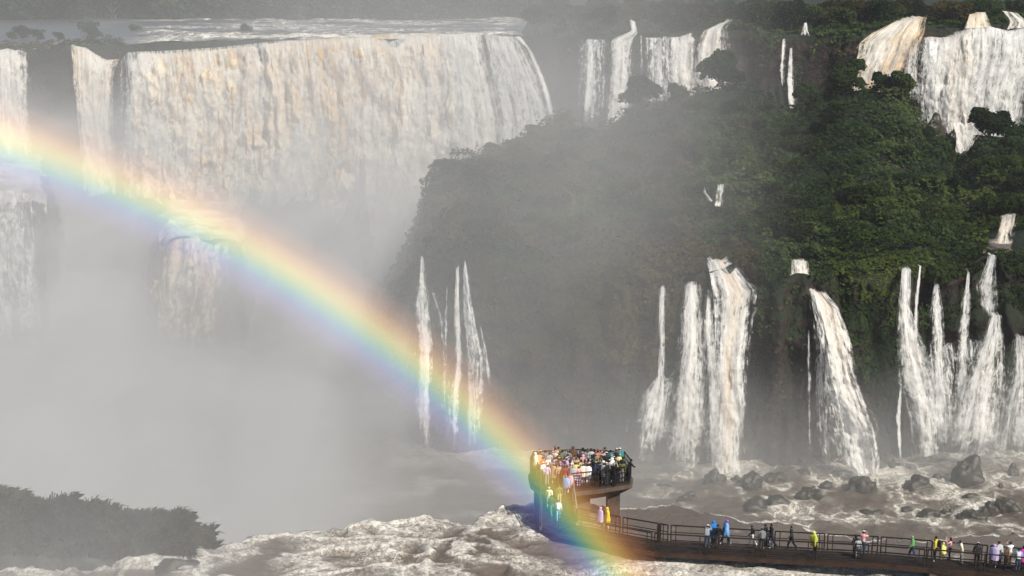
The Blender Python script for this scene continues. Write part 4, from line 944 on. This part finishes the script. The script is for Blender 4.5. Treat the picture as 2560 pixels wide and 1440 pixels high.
def skeleton(pose):
    """joints in metres, facing +Y; -> verts, edges, radii, bone names per edge"""
    V, Rr, Ed, Bn = [], [], [], []
    def v(p, r, par=None, bone=None):
        V.append(p); Rr.append(r if isinstance(r, tuple) else (r, r))
        if par is not None: Ed.append((par, len(V) - 1)); Bn.append(bone)
        return len(V) - 1
    lean = {'stand': .0, 'walk': .04, 'photo': -.02, 'lean': .22, 'look': .10}[pose]
    pel = v((0, 0, .93), (.15, .11)); wa = v((0, lean * .35, 1.10), (.135, .10), pel, 'torso'); ch = v((0, lean * .8, 1.32), (.165, .115), wa, 'torso')
    nb = v((0, lean * 1.05, 1.45), (.07, .065), ch, 'torso'); nk = v((0, lean * 1.15 + .01, 1.51), .055, nb, 'neck')
    hx = {'photo': .03, 'look': .05}.get(pose, .02)
    h0 = v((0, lean * 1.2 + hx, 1.56), (.070, .080), nk, 'head'); h1 = v((0, lean * 1.25 + hx, 1.63), (.080, .098), h0, 'head'); h2 = v((0, lean * 1.25 + hx - .005, 1.705), (.068, .080), h1, 'head')
    v((0, lean * 1.25 + hx + .115, 1.615), .012, h1, 'face')
    for s in (-1, 1): v((s * .088, lean * 1.2 + hx - .005, 1.625), .014, h1, 'face')
    for s in (-1, 1):
        st = {'walk': .26 * s, 'stand': .03 * s}.get(pose, 0.04 * s)
        hip = v((s * .095, 0, .88), (.098, .10), pel, 'thigh'); 
        kn = v((s * .10, st * .5 + .03, .49), .064, hip, 'thigh'); an = v((s * .10, st - (.10 if (pose == 'walk' and s < 0) else .02), .10 + (.05 if (pose == 'walk' and s < 0) else 0)), .042, kn, 'shin')
        hl = v((s * .10, V[an][1] + .04, .045 + (.03 if (pose == 'walk' and s < 0) else 0)), (.045, .038), an, 'foot'); v((s * .115, V[an][1] + .17, .03), (.040, .024), hl, 'foot')
    for s in (-1, 1):
        sh = v((s * .185, lean * .9, 1.41), .060, ch, 'arm')
        if pose == 'photo': el, wr, fd = (s * .25, lean + .19, 1.30), (s * .07, lean + .33, 1.55), Vector((-s * .3, .15, .95))
        elif pose == 'lean': el, wr, fd = (s * .25, lean + .12, 1.17), (s * .13, lean + .34, 1.12), Vector((-s * .5, .8, -.1))
        elif pose == 'look' and s > 0: el, wr, fd = (s * .27, lean + .12, 1.20), (s * .12, lean + .28, 1.36), Vector((-.3, .7, .6))
        elif pose == 'walk': el, wr, fd = (s * .24, -.12 * s, 1.14), (s * .25, -.22 * s + .10, .92), Vector((0, .2, -1))
        else: el, wr, fd = (s * .245, -.02, 1.13), (s * .25, .06, .88), Vector((0, .15, -1))
        e = v(el, .043, sh, 'arm'); w_ = v(wr, .028, e, 'forearm')
        fd.normalize(); side = fd.cross(Vector((s, .2, 0))).normalized(); W = Vector(wr)
        pm = v(tuple(W + fd * .06), (.036, .022), w_, 'hand')
        for k, ln in enumerate((.070, .080, .074, .058)):
            o = side * (k - 1.5) * .020; b0 = W + fd * .09 + o
            k1 = v(tuple(b0), .009, pm, 'hand'); k2 = v(tuple(b0 + fd * ln * .55 + Vector((-s * .01, 0, 0))), .0085, k1, 'hand'); v(tuple(b0 + fd * ln * .95 + Vector((-s * .03, 0, 0))), .0075, k2, 'hand')
        t1 = v(tuple(W + fd * .045 - side * .035), .010, pm, 'hand'); v(tuple(W + fd * .085 - side * .055), .009, t1, 'hand')
    return V, Ed, Rr, Bn
def seg_dist(p, a, b):
    ab = b - a; t = np.clip(((p - a) @ ab) / (ab @ ab + 1e-9), 0, 1); return np.linalg.norm(p - (a + t[:, None] * ab), axis=1)
POSES = {}
def sub_mesh(name, co, faces, nrm, sel, off, cap=False):
    used = np.unique(np.concatenate([faces[i] for i in np.where(sel)[0]])); mp = {u: k for k, u in enumerate(used)}
    me = bpy.data.meshes.new(name); c = co[used] + nrm[used] * off
    me.from_pydata([tuple(x) for x in c], [], [[mp[q] for q in faces[i]] for i in np.where(sel)[0]]); me.update()
    me.polygons.foreach_set('use_smooth', np.ones(len(me.polygons), bool)); return me
def build_pose(pose):
    V, Ed, Rr, Bn = skeleton(pose)
    me = bpy.data.meshes.new('person'); me.from_pydata(V, Ed, []); o = bpy.data.objects.new('tmp', me); COL.objects.link(o)
    m = o.modifiers.new('s', 'SKIN'); m.use_smooth_shade = True; m.branch_smoothing = .6
    for k, r in enumerate(Rr): me.skin_vertices[0].data[k].radius = r; me.skin_vertices[0].data[k].use_root = (k == 0)
    o.modifiers.new('u', 'SUBSURF').levels = 1; o.modifiers['u'].render_levels = 1
    dg = bpy.context.evaluated_depsgraph_get(); body = bpy.data.meshes.new_from_object(o.evaluated_get(dg)); body.name = 'person'
    bpy.data.objects.remove(o)
    n = len(body.vertices); co = np.empty(n * 3); body.vertices.foreach_get('co', co); co = co.reshape(-1, 3)
    nrm = np.array([v.normal[:] for v in body.vertices]); faces = [tuple(p.vertices) for p in body.polygons]
    fc = np.array([co[list(f)].mean(0) for f in faces]); A = np.array(V, float)
    best = None; d0 = np.full(len(fc), 9.)
    bi = np.zeros(len(fc), int)
    for k, (a, b) in enumerate(Ed):
        d = seg_dist(fc, A[a], A[b]) / (np.mean(Rr[a]) + np.mean(Rr[b]) + .02)
        upd = d < d0; d0[upd] = d[upd]; bi[upd] = k
    bone = np.array(Bn)[bi]; isin = lambda *b: np.isin(bone, b)
    head = isin('head', 'face', 'neck') & (fc[:, 2] > 1.5); hy = fc[head][:, 1].mean() if head.any() else 0
    hair = head & (fc[:, 2] > 1.56) & ((fc[:, 2] > 1.685) | (fc[:, 1] < hy + .0))
    long_ = head & (fc[:, 1] < hy + .02)
    body.materials.append(SKIN[0]); body.materials.append(EYE)
    mi = np.zeros(len(faces), np.int32)
    yf = fc[head][:, 1].max()
    eye = head & (np.abs(fc[:, 2] - 1.645) < .013) & (fc[:, 1] > hy + .05) & (np.abs(np.abs(fc[:, 0]) - .032) < .02); mi[eye] = 1
    body.polygons.foreach_set('material_index', mi)
    D = dict(body=body)
    D['jacket'] = sub_mesh('jacket', co, faces, nrm, isin('torso', 'arm', 'forearm') & (fc[:, 2] > .93), .022)
    D['shirt'] = sub_mesh('shirt', co, faces, nrm, (isin('torso') | (isin('arm'))) & (fc[:, 2] > .95), .012)
    D['trousers'] = sub_mesh('trousers', co, faces, nrm, (isin('thigh', 'shin') | (isin('torso') & (fc[:, 2] < .99))), .016)
    D['shoe_a'] = sub_mesh('shoe', co, faces, nrm, isin('foot') & (fc[:, 0] < 0), .012); D['shoe_b'] = sub_mesh('shoe', co, faces, nrm, isin('foot') & (fc[:, 0] > 0), .012)
    D['hair'] = sub_mesh('hair', co, faces, nrm, hair | (long_ & (fc[:, 2] > 1.58)), .018)
    D['long_hair'] = sub_mesh('hair', co, faces, nrm, hair | long_ | (isin('torso') & (fc[:, 2] > 1.42) & (fc[:, 1] < hy - .04)), .03)
    D['cap'] = sub_mesh('cap', co, faces, nrm, head & (fc[:, 2] > 1.655), .024)
    hood = head & ((fc[:, 1] < hy + .045) | (fc[:, 2] > 1.70)); D['hood'] = sub_mesh('hood', co, faces, nrm, hood | isin('neck'), .035)
    # poncho: hull of shoulders, arms and a flared hem
    bm = bmesh.new()
    sel = np.unique(np.concatenate([faces[i] for i in np.where(isin('torso', 'arm') | (isin('forearm') & (fc[:, 2] > 1.0)))[0]]))
    ly = co[sel][:, 1].mean()
    for q in sel:
        if co[q][2] > .95: bm.verts.new(co[q] + nrm[q] * .04)
    for k in range(18):
        a = k / 18 * 6.2832; rr = 1 + .09 * math.sin(a * 5 + 1)
        bm.verts.new((math.cos(a) * .33 * rr, ly * .4 + math.sin(a) * .24 * rr, .62 + .03 * math.sin(a * 3)))
    res = bmesh.ops.convex_hull(bm, input=bm.verts); bmesh.ops.delete(bm, geom=[g_ for g_ in res['geom_interior'] if isinstance(g_, bmesh.types.BMVert)], context='VERTS')
    bmesh.ops.subdivide_edges(bm, edges=bm.edges[:], cuts=1)
    for v_ in bm.verts:
        f = max(0, min(1, (1.45 - v_.co.z) / .8)); v_.co += Vector((v_.co.x, v_.co.y, 0)) * .10 * f * math.sin(math.atan2(v_.co.y, v_.co.x) * 9 + v_.co.z * 3)
    D['poncho'] = bpy.data.meshes.new('poncho'); bmesh.ops.recalc_face_normals(bm, faces=bm.faces); bm.to_mesh(D['poncho']); bm.free()
    D['poncho'].polygons.foreach_set('use_smooth', np.ones(len(D['poncho'].polygons), bool))
    # backpack
    bm = bmesh.new(); bmesh.ops.create_cube(bm, size=1); y0 = A[2][1] - .21
    for v_ in bm.verts: v_.co = Vector((v_.co.x * .30, y0 + v_.co.y * .17 + (.02 if v_.co.z > 0 else -.02), 1.23 + v_.co.z * .44))
    bmesh.ops.bevel(bm, geom=bm.edges[:], offset=.045, segments=2, affect='EDGES')
    for s in (-1, 1): tube(bm, [(s * .10, y0 + .07, 1.40), (s * .12, y0 + .22, 1.475), (s * .12, y0 + .36, 1.40), (s * .12, y0 + .35, 1.20)], .018, 5)
    D['backpack'] = bpy.data.meshes.new('backpack'); bmesh.ops.recalc_face_normals(bm, faces=bm.faces); bm.to_mesh(D['backpack']); bm.free()
    if pose == 'photo':
        bm = bmesh.new(); bmesh.ops.create_cube(bm, size=1)
        for v_ in bm.verts: v_.co = Vector((v_.co.x * .15, A[2][1] + .36 + v_.co.y * .012, 1.66 + v_.co.z * .075))
        bmesh.ops.bevel(bm, geom=bm.edges[:], offset=.004, affect='EDGES'); D['phone'] = bpy.data.meshes.new('phone'); bm.to_mesh(D['phone']); bm.free()
    POSES[pose] = D
for p_ in ('stand', 'walk', 'photo', 'lean', 'look'): build_pose(p_)
for D_ in POSES.values():
    for k_, m_ in D_.items():
        if k_ != 'body': m_.materials.append(SKIN[0])
def wear(root, key, col, pose, name=None):
    c = bpy.data.objects.new(POSES[pose][key].name.split('.')[0], POSES[pose][key]); COL.objects.link(c); c.parent = root
    c.material_slots[0].link = 'OBJECT'; c.material_slots[0].material = cmat(col); return c
LABELS = set()
def person(px, py_feet, z, pose, rz, top, topc, legc, head, headc, label, group, hgt=1.70, pack=None, skin=0, loc=None):
    l = loc if loc is not None else PZ(px, py_feet, z)
    o = bpy.data.objects.new('person', POSES[pose]['body']); COL.objects.link(o); o.location = (l[0], l[1], z + .012); o.rotation_euler = (0, 0, R(rz))
    s = hgt / 1.86; o.scale = (s, s, s)
    o.material_slots[0].link = 'OBJECT'; o.material_slots[0].material = SKIN[skin]
    wear(o, 'trousers', legc, pose); sc_ = 'white' if random.random() < .35 else 'charcoal'; wear(o, 'shoe_a', sc_, pose); wear(o, 'shoe_b', sc_, pose); wear(o, top, topc, pose)
    if head: wear(o, head, headc, pose)
    if head == 'cap': wear(o, 'hair', 'darkhair', pose)
    if pack: wear(o, 'backpack', pack, pose)
    if pose == 'photo':
        f = wear(o, 'phone', 'black', pose); f.parent = None; f.matrix_world = Matrix.LocRotScale(o.location, o.rotation_euler, o.scale)
        tag(f, ' '.join(('phone held up by the person ' + label).split()[:15]), 'phone', 'phones held up for pictures')
    label = 'person ' + label
    tag(o, label, 'person', group); return o
WG = 'visitors on the walkway'
W_ = [  # px, feet py, pose, facing, top, colour, legs, head, head colour, label, height, pack
 (1768, 1369, 'photo', -20, 'jacket', 'grey', 'denim', 'cap', 'white', 'in grey jacket and white cap photographing from the walkway', 1.66, 'silver'),
 (1783, 1363, 'stand', 20, 'poncho', 'blue', 'charcoal', 'hood', 'blue', 'in bright blue hooded poncho behind the one in black', 1.80, None),
 (1793, 1371, 'stand', 10, 'jacket', 'black', 'charcoal', 'hair', 'darkhair', 'all in black standing with back turned beside the blue poncho', 1.74, None),
 (1813, 1361, 'walk', -70, 'poncho', 'skyblue', 'navy', 'hood', 'purple', 'in sky-blue poncho with purple hood walking along the rail', 1.78, None),
 (1880, 1365, 'walk', 80, 'jacket', 'black', 'white', 'hair', 'darkhair', 'in short black jacket and white trousers by the far railing', 1.50, None),
 (1903, 1378, 'stand', 5, 'jacket', 'grey', 'charcoal', 'cap', 'grey', 'in loose grey raincoat and grey cap seen from behind', 1.70, 'grey'),
 (1912, 1370, 'stand', 60, 'jacket', 'black', 'black', 'hair', 'darkhair', 'in black half hidden behind the grey raincoat', 1.74, None),
 (1928, 1372, 'walk', 100, 'jacket', 'black', 'navy', 'hair', 'darkhair', 'tall in black jacket striding with one white shoe back', 1.84, None),
 (1925, 1369, 'look', 90, 'poncho', 'white', 'white', 'hood', 'white', 'small child in white hooded cape held by the hand', 1.15, None),
 (1978, 1374, 'walk', 95, 'jacket', 'charcoal', 'black', 'hair', 'darkhair', 'alone in dark clothes walking with head bowed', 1.72, None),
 (2038, 1384, 'look', 90, 'poncho', 'lime', 'charcoal', 'hood', 'lemon', 'bent forward in lime yellow rain cape', 1.62, None),
 (2137, 1392, 'stand', 15, 'jacket', 'charcoal', 'navy', 'long_hair', 'darkhair', 'with long dark hair leaning towards the blue-white shirt', 1.58, None),
 (2143, 1396, 'stand', -10, 'shirt', 'silver', 'grey', 'cap', 'grey', 'short in pale blue-grey shirt in front of the white cap', 1.46, 'silver'),
 (2156, 1388, 'photo', -30, 'shirt', 'pink', 'denim', 'cap', 'white', 'in pale pink top and white cap holding a phone up', 1.76, None),
 (2280, 1398, 'walk', 85, 'jacket', 'green', 'denim', 'hair', 'greyhair', 'in light green jacket and jeans walking', 1.66, None),
 (2337, 1403, 'stand', 60, 'jacket', 'yellow', 'black', 'hair', 'darkhair', 'tall in long yellow raincoat with black bag', 1.78, 'black'),
 (2357, 1399, 'stand', 30, 'poncho', 'lemon', 'olive', 'hood', 'lemon', 'child in lemon yellow cape tucked behind the yellow raincoat', 1.22, None),
 (2373, 1400, 'photo', 60, 'shirt', 'pink', 'black', 'long_hair', 'darkhair', 'in salmon pink top and black trousers taking a picture', 1.60, None),
 (2403, 1410, 'look', 70, 'jacket', 'cream', 'grey', 'hair', 'darkhair', 'in cream hoodie looking down over the railing', 1.66, None),
 (2441, 1416, 'stand', -20, 'jacket', 'charcoal', 'black', 'cap', 'silver', 'in dark grey jacket with a slate rucksack', 1.70, 'charcoal'),
 (2482, 1419, 'stand', -40, 'poncho', 'lilac', 'navy', 'hood', 'lilac', 'in pale lilac plastic poncho', 1.64, None),
 (2497, 1417, 'look', 20, 'poncho', 'silver', 'charcoal', 'hair', 'darkhair', 'in see-through silver poncho next to the lilac one', 1.72, None),
 (2513, 1424, 'stand', 40, 'jacket', 'brown', 'black', 'hair', 'brownhair', 'in brown patterned jacket near the end of the crowd', 1.62, None),
 (2522, 1414, 'photo', 10, 'shirt', 'white', 'tan', 'hair', 'darkhair', 'in white shirt raising both arms for a picture', 1.68, None),
 (2543, 1428, 'stand', -15, 'jacket', 'skyblue', 'denim', 'hair', 'darkhair', 'in pale blue jacket beside the magenta cape', 1.62, 'white'),
 (2556, 1424, 'stand', 10, 'poncho', 'magenta', 'black', 'long_hair', 'darkhair', 'in magenta rain cape cut by the picture edge', 1.66, None),
 (1500, 1322, 'stand', -50, 'poncho', 'lilac', 'tan', 'hood', 'pink', 'in lilac-pink cape on the walkway bend under the rainbow', 1.62, None),
 (1518, 1325, 'stand', 100, 'poncho', 'yellow', 'tan', 'hood', 'yellow', 'in mustard yellow cape beside the lilac-pink one', 1.70, None),
]
for k, r in enumerate(W_): person(r[0], r[1], ZW, r[2], r[3], r[4], r[5], r[6], r[7], r[8], r[9], WG, r[10], r[11], k % 3)
PG = 'visitors crowding the lookout platform'
C_ = [  # px, head-top py
 (1569, 1146, 'lean', -60, 'jacket', 'black', 'black', 'hair', 'darkhair', 'in black at the outermost corner of the platform railing', 1.70, None),
 (1556, 1138, 'stand', -40, 'jacket', 'charcoal', 'black', 'hair', 'darkhair', 'in dark jacket one step in from the platform corner', 1.72, None),
 (1546, 1132, 'stand', 10, 'poncho', 'lemon', 'olive', 'hair', 'brownhair', 'in pale yellow shawl at the back of the platform', 1.66, None),
 (1530, 1141, 'stand', 20, 'poncho', 'white', 'silver', 'hood', 'white', 'in bright white hooded poncho standing at the platform railing', 1.72, None),
 (1516, 1126, 'stand', 0, 'jacket', 'charcoal', 'black', 'cap', 'white', 'in white cap and charcoal jacket at the back of the platform', 1.78, None),
 (1508, 1149, 'stand', 15, 'poncho', 'silver', 'grey', 'hood', 'white', 'in silver poncho with white hood leaning together with the white poncho', 1.60, None),
 (1494, 1121, 'photo', 0, 'jacket', 'orange', 'charcoal', 'hair', 'darkhair', 'in vivid orange jacket on the platform', 1.74, None),
 (1477, 1117, 'stand', 15, 'jacket', 'silver', 'charcoal', 'hair', 'darkhair', 'with black hair and light grey hoodie on the back row', 1.80, None),
 (1462, 1119, 'stand', -15, 'jacket', 'grey', 'black', 'hair', 'darkhair', 'with black hair and slate jacket on the back row', 1.76, None),
 (1451, 1122, 'stand', 25, 'jacket', 'charcoal', 'black', 'hair', 'brownhair', 'with brown hair and dark fleece on the back row', 1.72, None),
 (1432, 1111, 'stand', 0, 'poncho', 'brown', 'charcoal', 'hood', 'brown', 'in tall pointed dark brown cape rising above the crowd', 1.94, None),
 (1420, 1121, 'stand', 0, 'jacket', 'grey', 'charcoal', 'cap', 'grey', 'in grey cap beside the tall brown cape', 1.72, None),
 (1407, 1120, 'stand', 30, 'jacket', 'teal', 'charcoal', 'hair', 'darkhair', 'in dark teal coat on the back row', 1.74, None),
 (1399, 1124, 'stand', -30, 'jacket', 'olive', 'black', 'hair', 'brownhair', 'in olive jacket on the back row', 1.68, None),
 (1388, 1121, 'photo', -20, 'jacket', 'cream', 'grey', 'hair', 'greyhair', 'in beige coat photographing from the back row', 1.74, None),
 (1374, 1127, 'stand', 10, 'jacket', 'silver', 'tan', 'hair', 'darkhair', 'short with dark hair and pale jacket near the dark-haired tall one', 1.62, None),
 (1363, 1121, 'stand', -10, 'jacket', 'grey', 'tan', 'hair', 'darkhair', 'with big dark hair and grey top above the misty side', 1.76, None),
 (1347, 1127, 'stand', 30, 'poncho', 'tan', 'brown', 'hair', 'brownhair', 'in tan poncho near the misty end of the railing', 1.66, None),
 (1334, 1128, 'look', 60, 'poncho', 'cream', 'silver', 'hood', 'cream', 'in cream poncho leaning on the railing at the rainbow end', 1.68, None),
 (1357, 1139, 'stand', 40, 'poncho', 'orange', 'tan', 'hair', 'brownhair', 'in faded orange cape below the big dark hair', 1.58, None),
 (1371, 1140, 'stand', 0, 'poncho', 'white', 'cream', 'hair', 'greyhair', 'in white tunic with a pale bag at the misty side', 1.62, 'cream'),
 (1386, 1139, 'stand', -25, 'jacket', 'lilac', 'brown', 'hair', 'brownhair', 'in dusty lilac jacket in the second row', 1.62, None),
 (1398, 1140, 'stand', 15, 'jacket', 'brown', 'tan', 'cap', 'cream', 'in brown coat and cream cap in the second row', 1.64, None),
 (1410, 1147, 'stand', -10, 'poncho', 'purple', 'purple', 'cap', 'silver', 'in strong purple poncho amid the crowd', 1.66, None),
 (1424, 1139, 'stand', 10, 'jacket', 'lilac', 'charcoal', 'hair', 'darkhair', 'in lavender-grey jacket with dark hair behind the purple poncho', 1.66, None),
 (1440, 1140, 'photo', 0, 'jacket', 'tan', 'olive', 'hair', 'darkhair', 'in tan shirt taking a picture under the tall brown cape', 1.60, None),
 (1457, 1133, 'stand', -20, 'poncho', 'pink', 'charcoal', 'hood', 'pink', 'in rosy pink hooded poncho in the middle of the platform', 1.62, None),
 (1453, 1146, 'stand', 30, 'jacket', 'lime', 'black', 'hair', 'darkhair', 'in lime green top with dark hair in the middle of the platform', 1.60, 'white'),
 (1470, 1136, 'stand', 10, 'jacket', 'silver', 'charcoal', 'hair', 'greyhair', 'with grey hair and silvery raincoat beside the orange jacket', 1.66, None),
 (1484, 1140, 'stand', -15, 'jacket', 'charcoal', 'black', 'hair', 'darkhair', 'in charcoal coat directly below the orange jacket', 1.62, None),
 (1440, 1153, 'stand', 0, 'poncho', 'lemon', 'tan', 'hair', 'brownhair', 'in pale lemon cape near the front of the crowd', 1.56, None),
 (1425, 1157, 'stand', 10, 'jacket', 'grey', 'pink', 'hair', 'brownhair', 'in grey jacket and rosy trousers at the front', 1.60, None),
 (1470, 1157, 'stand', -10, 'poncho', 'white', 'white', 'hair', 'darkhair', 'in clean white smock at the front of the platform', 1.56, None),
 (1457, 1156, 'stand', 20, 'poncho', 'cream', 'silver', 'cap', 'cream', 'in cream smock and cream cap beside the white smock', 1.58, None),
 (1485, 1157, 'lean', -20, 'jacket', 'navy', 'black', 'hair', 'darkhair', 'in navy coat bending over the front railing', 1.66, None),
 (1497, 1152, 'stand', 25, 'jacket', 'black', 'charcoal', 'hair', 'darkhair', 'in black puffy jacket next to the silver poncho', 1.68, None),
 (1540, 1148, 'stand', -30, 'jacket', 'black', 'navy', 'hair', 'darkhair', 'in black jacket just behind the bright white poncho', 1.70, None),
 (1412, 1166, 'stand', 0, 'jacket', 'red', 'tan', 'hair', 'brownhair', 'in rusty red jacket heading for the stairs', 1.62, None),
 (1398, 1158, 'stand', 20, 'jacket', 'tan', 'brown', 'hair', 'darkhair', 'in tan coat above the stairs', 1.62, None),
 (1384, 1156, 'stand', -40, 'poncho', 'tan', 'tan', 'cap', 'tan', 'in sand-coloured poncho and cap near the stairs', 1.58, None),
 (1432, 1168, 'stand', -20, 'poncho', 'silver', 'grey', 'hair', 'greyhair', 'in translucent grey poncho stepping to the stairs', 1.60, None),
 (1446, 1167, 'stand', 10, 'jacket', 'pink', 'lilac', 'cap', 'silver', 'in washed pink jacket and silver cap at the front', 1.58, None),
]
for k, r in enumerate(C_):
    h_ = r[10]; pf = r[1] + h_ * 34.6
    l = PZ(r[0], min(pf, 1217), ZP)
    if l.x < PZ(1334, 1190, ZP).x + .25: l.x = PZ(1334, 1190, ZP).x + .25
    person(0, 0, ZP, r[2], r[3], r[4], r[5], r[6], r[7], r[8], r[9], PG, h_, r[11], (k * 7) % 3, loc=l)
frx = random.Random(21); used_ = [PZ(r[0], min(r[1] + r[10] * 34.6, 1217), ZP) for r in C_]; seen_ = set(); nf = 0; tries = 0
CN = dict(black='black', charcoal='charcoal', grey='mid-grey', silver='silvery', cream='cream', tan='tan', brown='brown', navy='navy', lilac='lilac', olive='olive', pink='pink', white='white', denim='denim-blue', teal='teal', lemon='pale yellow', skyblue='light blue', red='dark red')
while nf < 46 and tries < 9000:
    tries += 1
    l = PZ(frx.uniform(1345, 1556), frx.uniform(1172, 1214), ZP)
    if any((l - u).length < .29 for u in used_): continue
    dark = (l.x > PZ(1470, 1190, ZP).x)
    tc, lc = frx.choice(['black', 'charcoal', 'grey', 'navy', 'silver', 'teal', 'olive'] if dark else ['silver', 'cream', 'tan', 'lilac', 'grey', 'brown', 'pink', 'white', 'olive']), frx.choice(['black', 'charcoal', 'navy', 'tan', 'grey'])
    hd, hc = frx.choice([('hair', 'darkhair'), ('hair', 'brownhair'), ('cap', 'cream'), ('long_hair', 'darkhair'), ('hair', 'greyhair')]); tp = frx.choice(['jacket', 'jacket', 'poncho', 'shirt'])
    hn = {'darkhair': 'dark hair', 'brownhair': 'brown hair', 'greyhair': 'grey hair', 'cream': 'a cream cap'}[hc]; hn = 'long ' + hn if hd == 'long_hair' else hn
    lab = 'wedged in the crowd in %s %s and %s trousers with %s' % (CN[tc], tp, CN[lc], hn)
    if lab in seen_: continue
    seen_.add(lab); used_.append(l); nf += 1
    person(0, 0, ZP, frx.choice(['stand', 'stand', 'look', 'photo']), frx.uniform(-50, 50), tp, tc, lc, hd, hc, lab, PG, frx.uniform(1.5, 1.76), None, nf % 3, loc=l)
def stair_z(py): return ZP + (ZW - ZP) * min(1, max(0, (py - 1224) / (1315 - 1224)))
SG = 'visitors on the platform stairs'
for px, pf, pose, rz, top, tc, lc, hd, hc, lab, h_, pk in (
 (1416, 1238, 'walk', 170, 'poncho', 'skyblue', 'denim', 'hair', 'brownhair', 'in pale blue cape coming down the top of the stairs', 1.62, None),
 (1426, 1232, 'walk', 150, 'poncho', 'pink', 'pink', 'hair', 'brownhair', 'in coral pink cape beside the pale blue cape on the stairs', 1.60, None),
 (1373, 1268, 'walk', 170, 'jacket', 'cream', 'silver', 'cap', 'cream', 'in cream jacket with white shoes walking down the stairs', 1.66, None),
 (1398, 1262, 'stand', 10, 'jacket', 'olive', 'tan', 'hair', 'brownhair', 'in mossy green jacket going up the stairs', 1.64, None),
 (1396, 1300, 'walk', 0, 'jacket', 'lilac', 'skyblue', 'hair', 'darkhair', 'in lilac jacket at the foot of the stairs', 1.60, 'white'),
 (1380, 1290, 'walk', 10, 'jacket', 'charcoal', 'teal', 'hair', 'darkhair', 'in charcoal jacket low on the stairs', 1.66, None)):
    person(px, pf, stair_z(pf), pose, rz, top, tc, lc, hd, hc, lab, SG, h_ * .93, pk)

# ------------------------------------------------------------------ the rainbow: a thin emissive ring, its light painted as colour bands, 42 degrees round the line away from the sun
def rainbow():
    ax = -TO_SUN; Lr = 42.0; cen = Vector((0, 0, H)) + ax * Lr
    a0, a1 = math.tan(R(39.2)) * Lr, math.tan(R(43.6)) * Lr
    q = ax.to_track_quat('Z', 'Y'); Mx = Matrix.Translation(cen) @ q.to_matrix().to_4x4()
    bm = bmesh.new(); N = 360; rings = []
    for k in range(N):
        a = k / N * 2 * math.pi
        p = [Mx @ Vector((math.cos(a) * r, math.sin(a) * r, z)) for r in (a0, a1) for z in (-.08, .08)]
        rings.append((p, min(x.z for x in p) > .9))
    run = [i for i in range(N) if rings[i][1]]
    st = next(i for i in run if not rings[(i - 1) % N][1])
    seq = []
    i = st
    while rings[i % N][1] and len(seq) < N: seq.append(i % N); i += 1
    prev = None
    for i in seq:
        v = [bm.verts.new(Mx.inverted() @ p) for p in rings[i][0]]
        if prev:
            for a, b in ((0, 1), (1, 3), (3, 2), (2, 0)): bm.faces.new((prev[a], prev[b], v[b], v[a]))
        else: bm.faces.new((v[0], v[2], v[3], v[1]))
        prev = v
    bm.faces.new((prev[0], prev[1], prev[3], prev[2]))
    t = NT('rainbow_light'); oc = t.n('ShaderNodeTexCoord').outputs['Object']
    s = t.n('ShaderNodeSeparateXYZ', {0: oc}); flat = t.n('ShaderNodeCombineXYZ', {0: s.outputs[0], 1: s.outputs[1], 2: 0.0}).outputs[0]
    r = t.n('ShaderNodeVectorMath', {0: flat}, operation='LENGTH').outputs['Value']
    ang = t.math('MULTIPLY', t.math('ARCTANGENT', t.math('DIVIDE', r, Lr)), 180 / math.pi)
    x = t.math('DIVIDE', t.math('SUBTRACT', ang, 39.2), 4.4)
    P_ = lambda d: (d - 39.2) / 4.4
    c = t.ramp(x, [(0, (0, 0, 0)), (P_(40.1), (.020, .018, .030)), (P_(40.65), (.08, .075, .19)), (P_(41.05), (.06, .15, .30)), (P_(41.35), (.10, .29, .24)), (P_(41.65), (.28, .38, .13)), (P_(42.0), (.50, .41, .10)), (P_(42.4), (.46, .25, .07)), (P_(42.85), (.20, .08, .03)), (1, (0, 0, 0))])
    n = t.noise(oc, .10, 2)
    e = t.n('ShaderNodeEmission', {0: c, 1: t.math('MULTIPLY', t.smooth(n, .2, .8, .8, 1.15), RB)}).outputs[0]
    sh = t.n('ShaderNodeAddShader', {0: t.n('ShaderNodeBsdfTransparent').outputs[0], 1: e}).outputs[0]
    m = t.done(sh); m.cycles.emission_sampling = 'NONE'
    me = bpy.data.meshes.new('rainbow'); bmesh.ops.recalc_face_normals(bm, faces=bm.faces); bm.to_mesh(me); bm.free()
    o = link('rainbow', me, m); o.matrix_world = Mx
    tag(o, 'vivid rainbow arching through the spray down to the walkway', 'rainbow')
RB = 0.36
rainbow()
relabel()
#APPEND
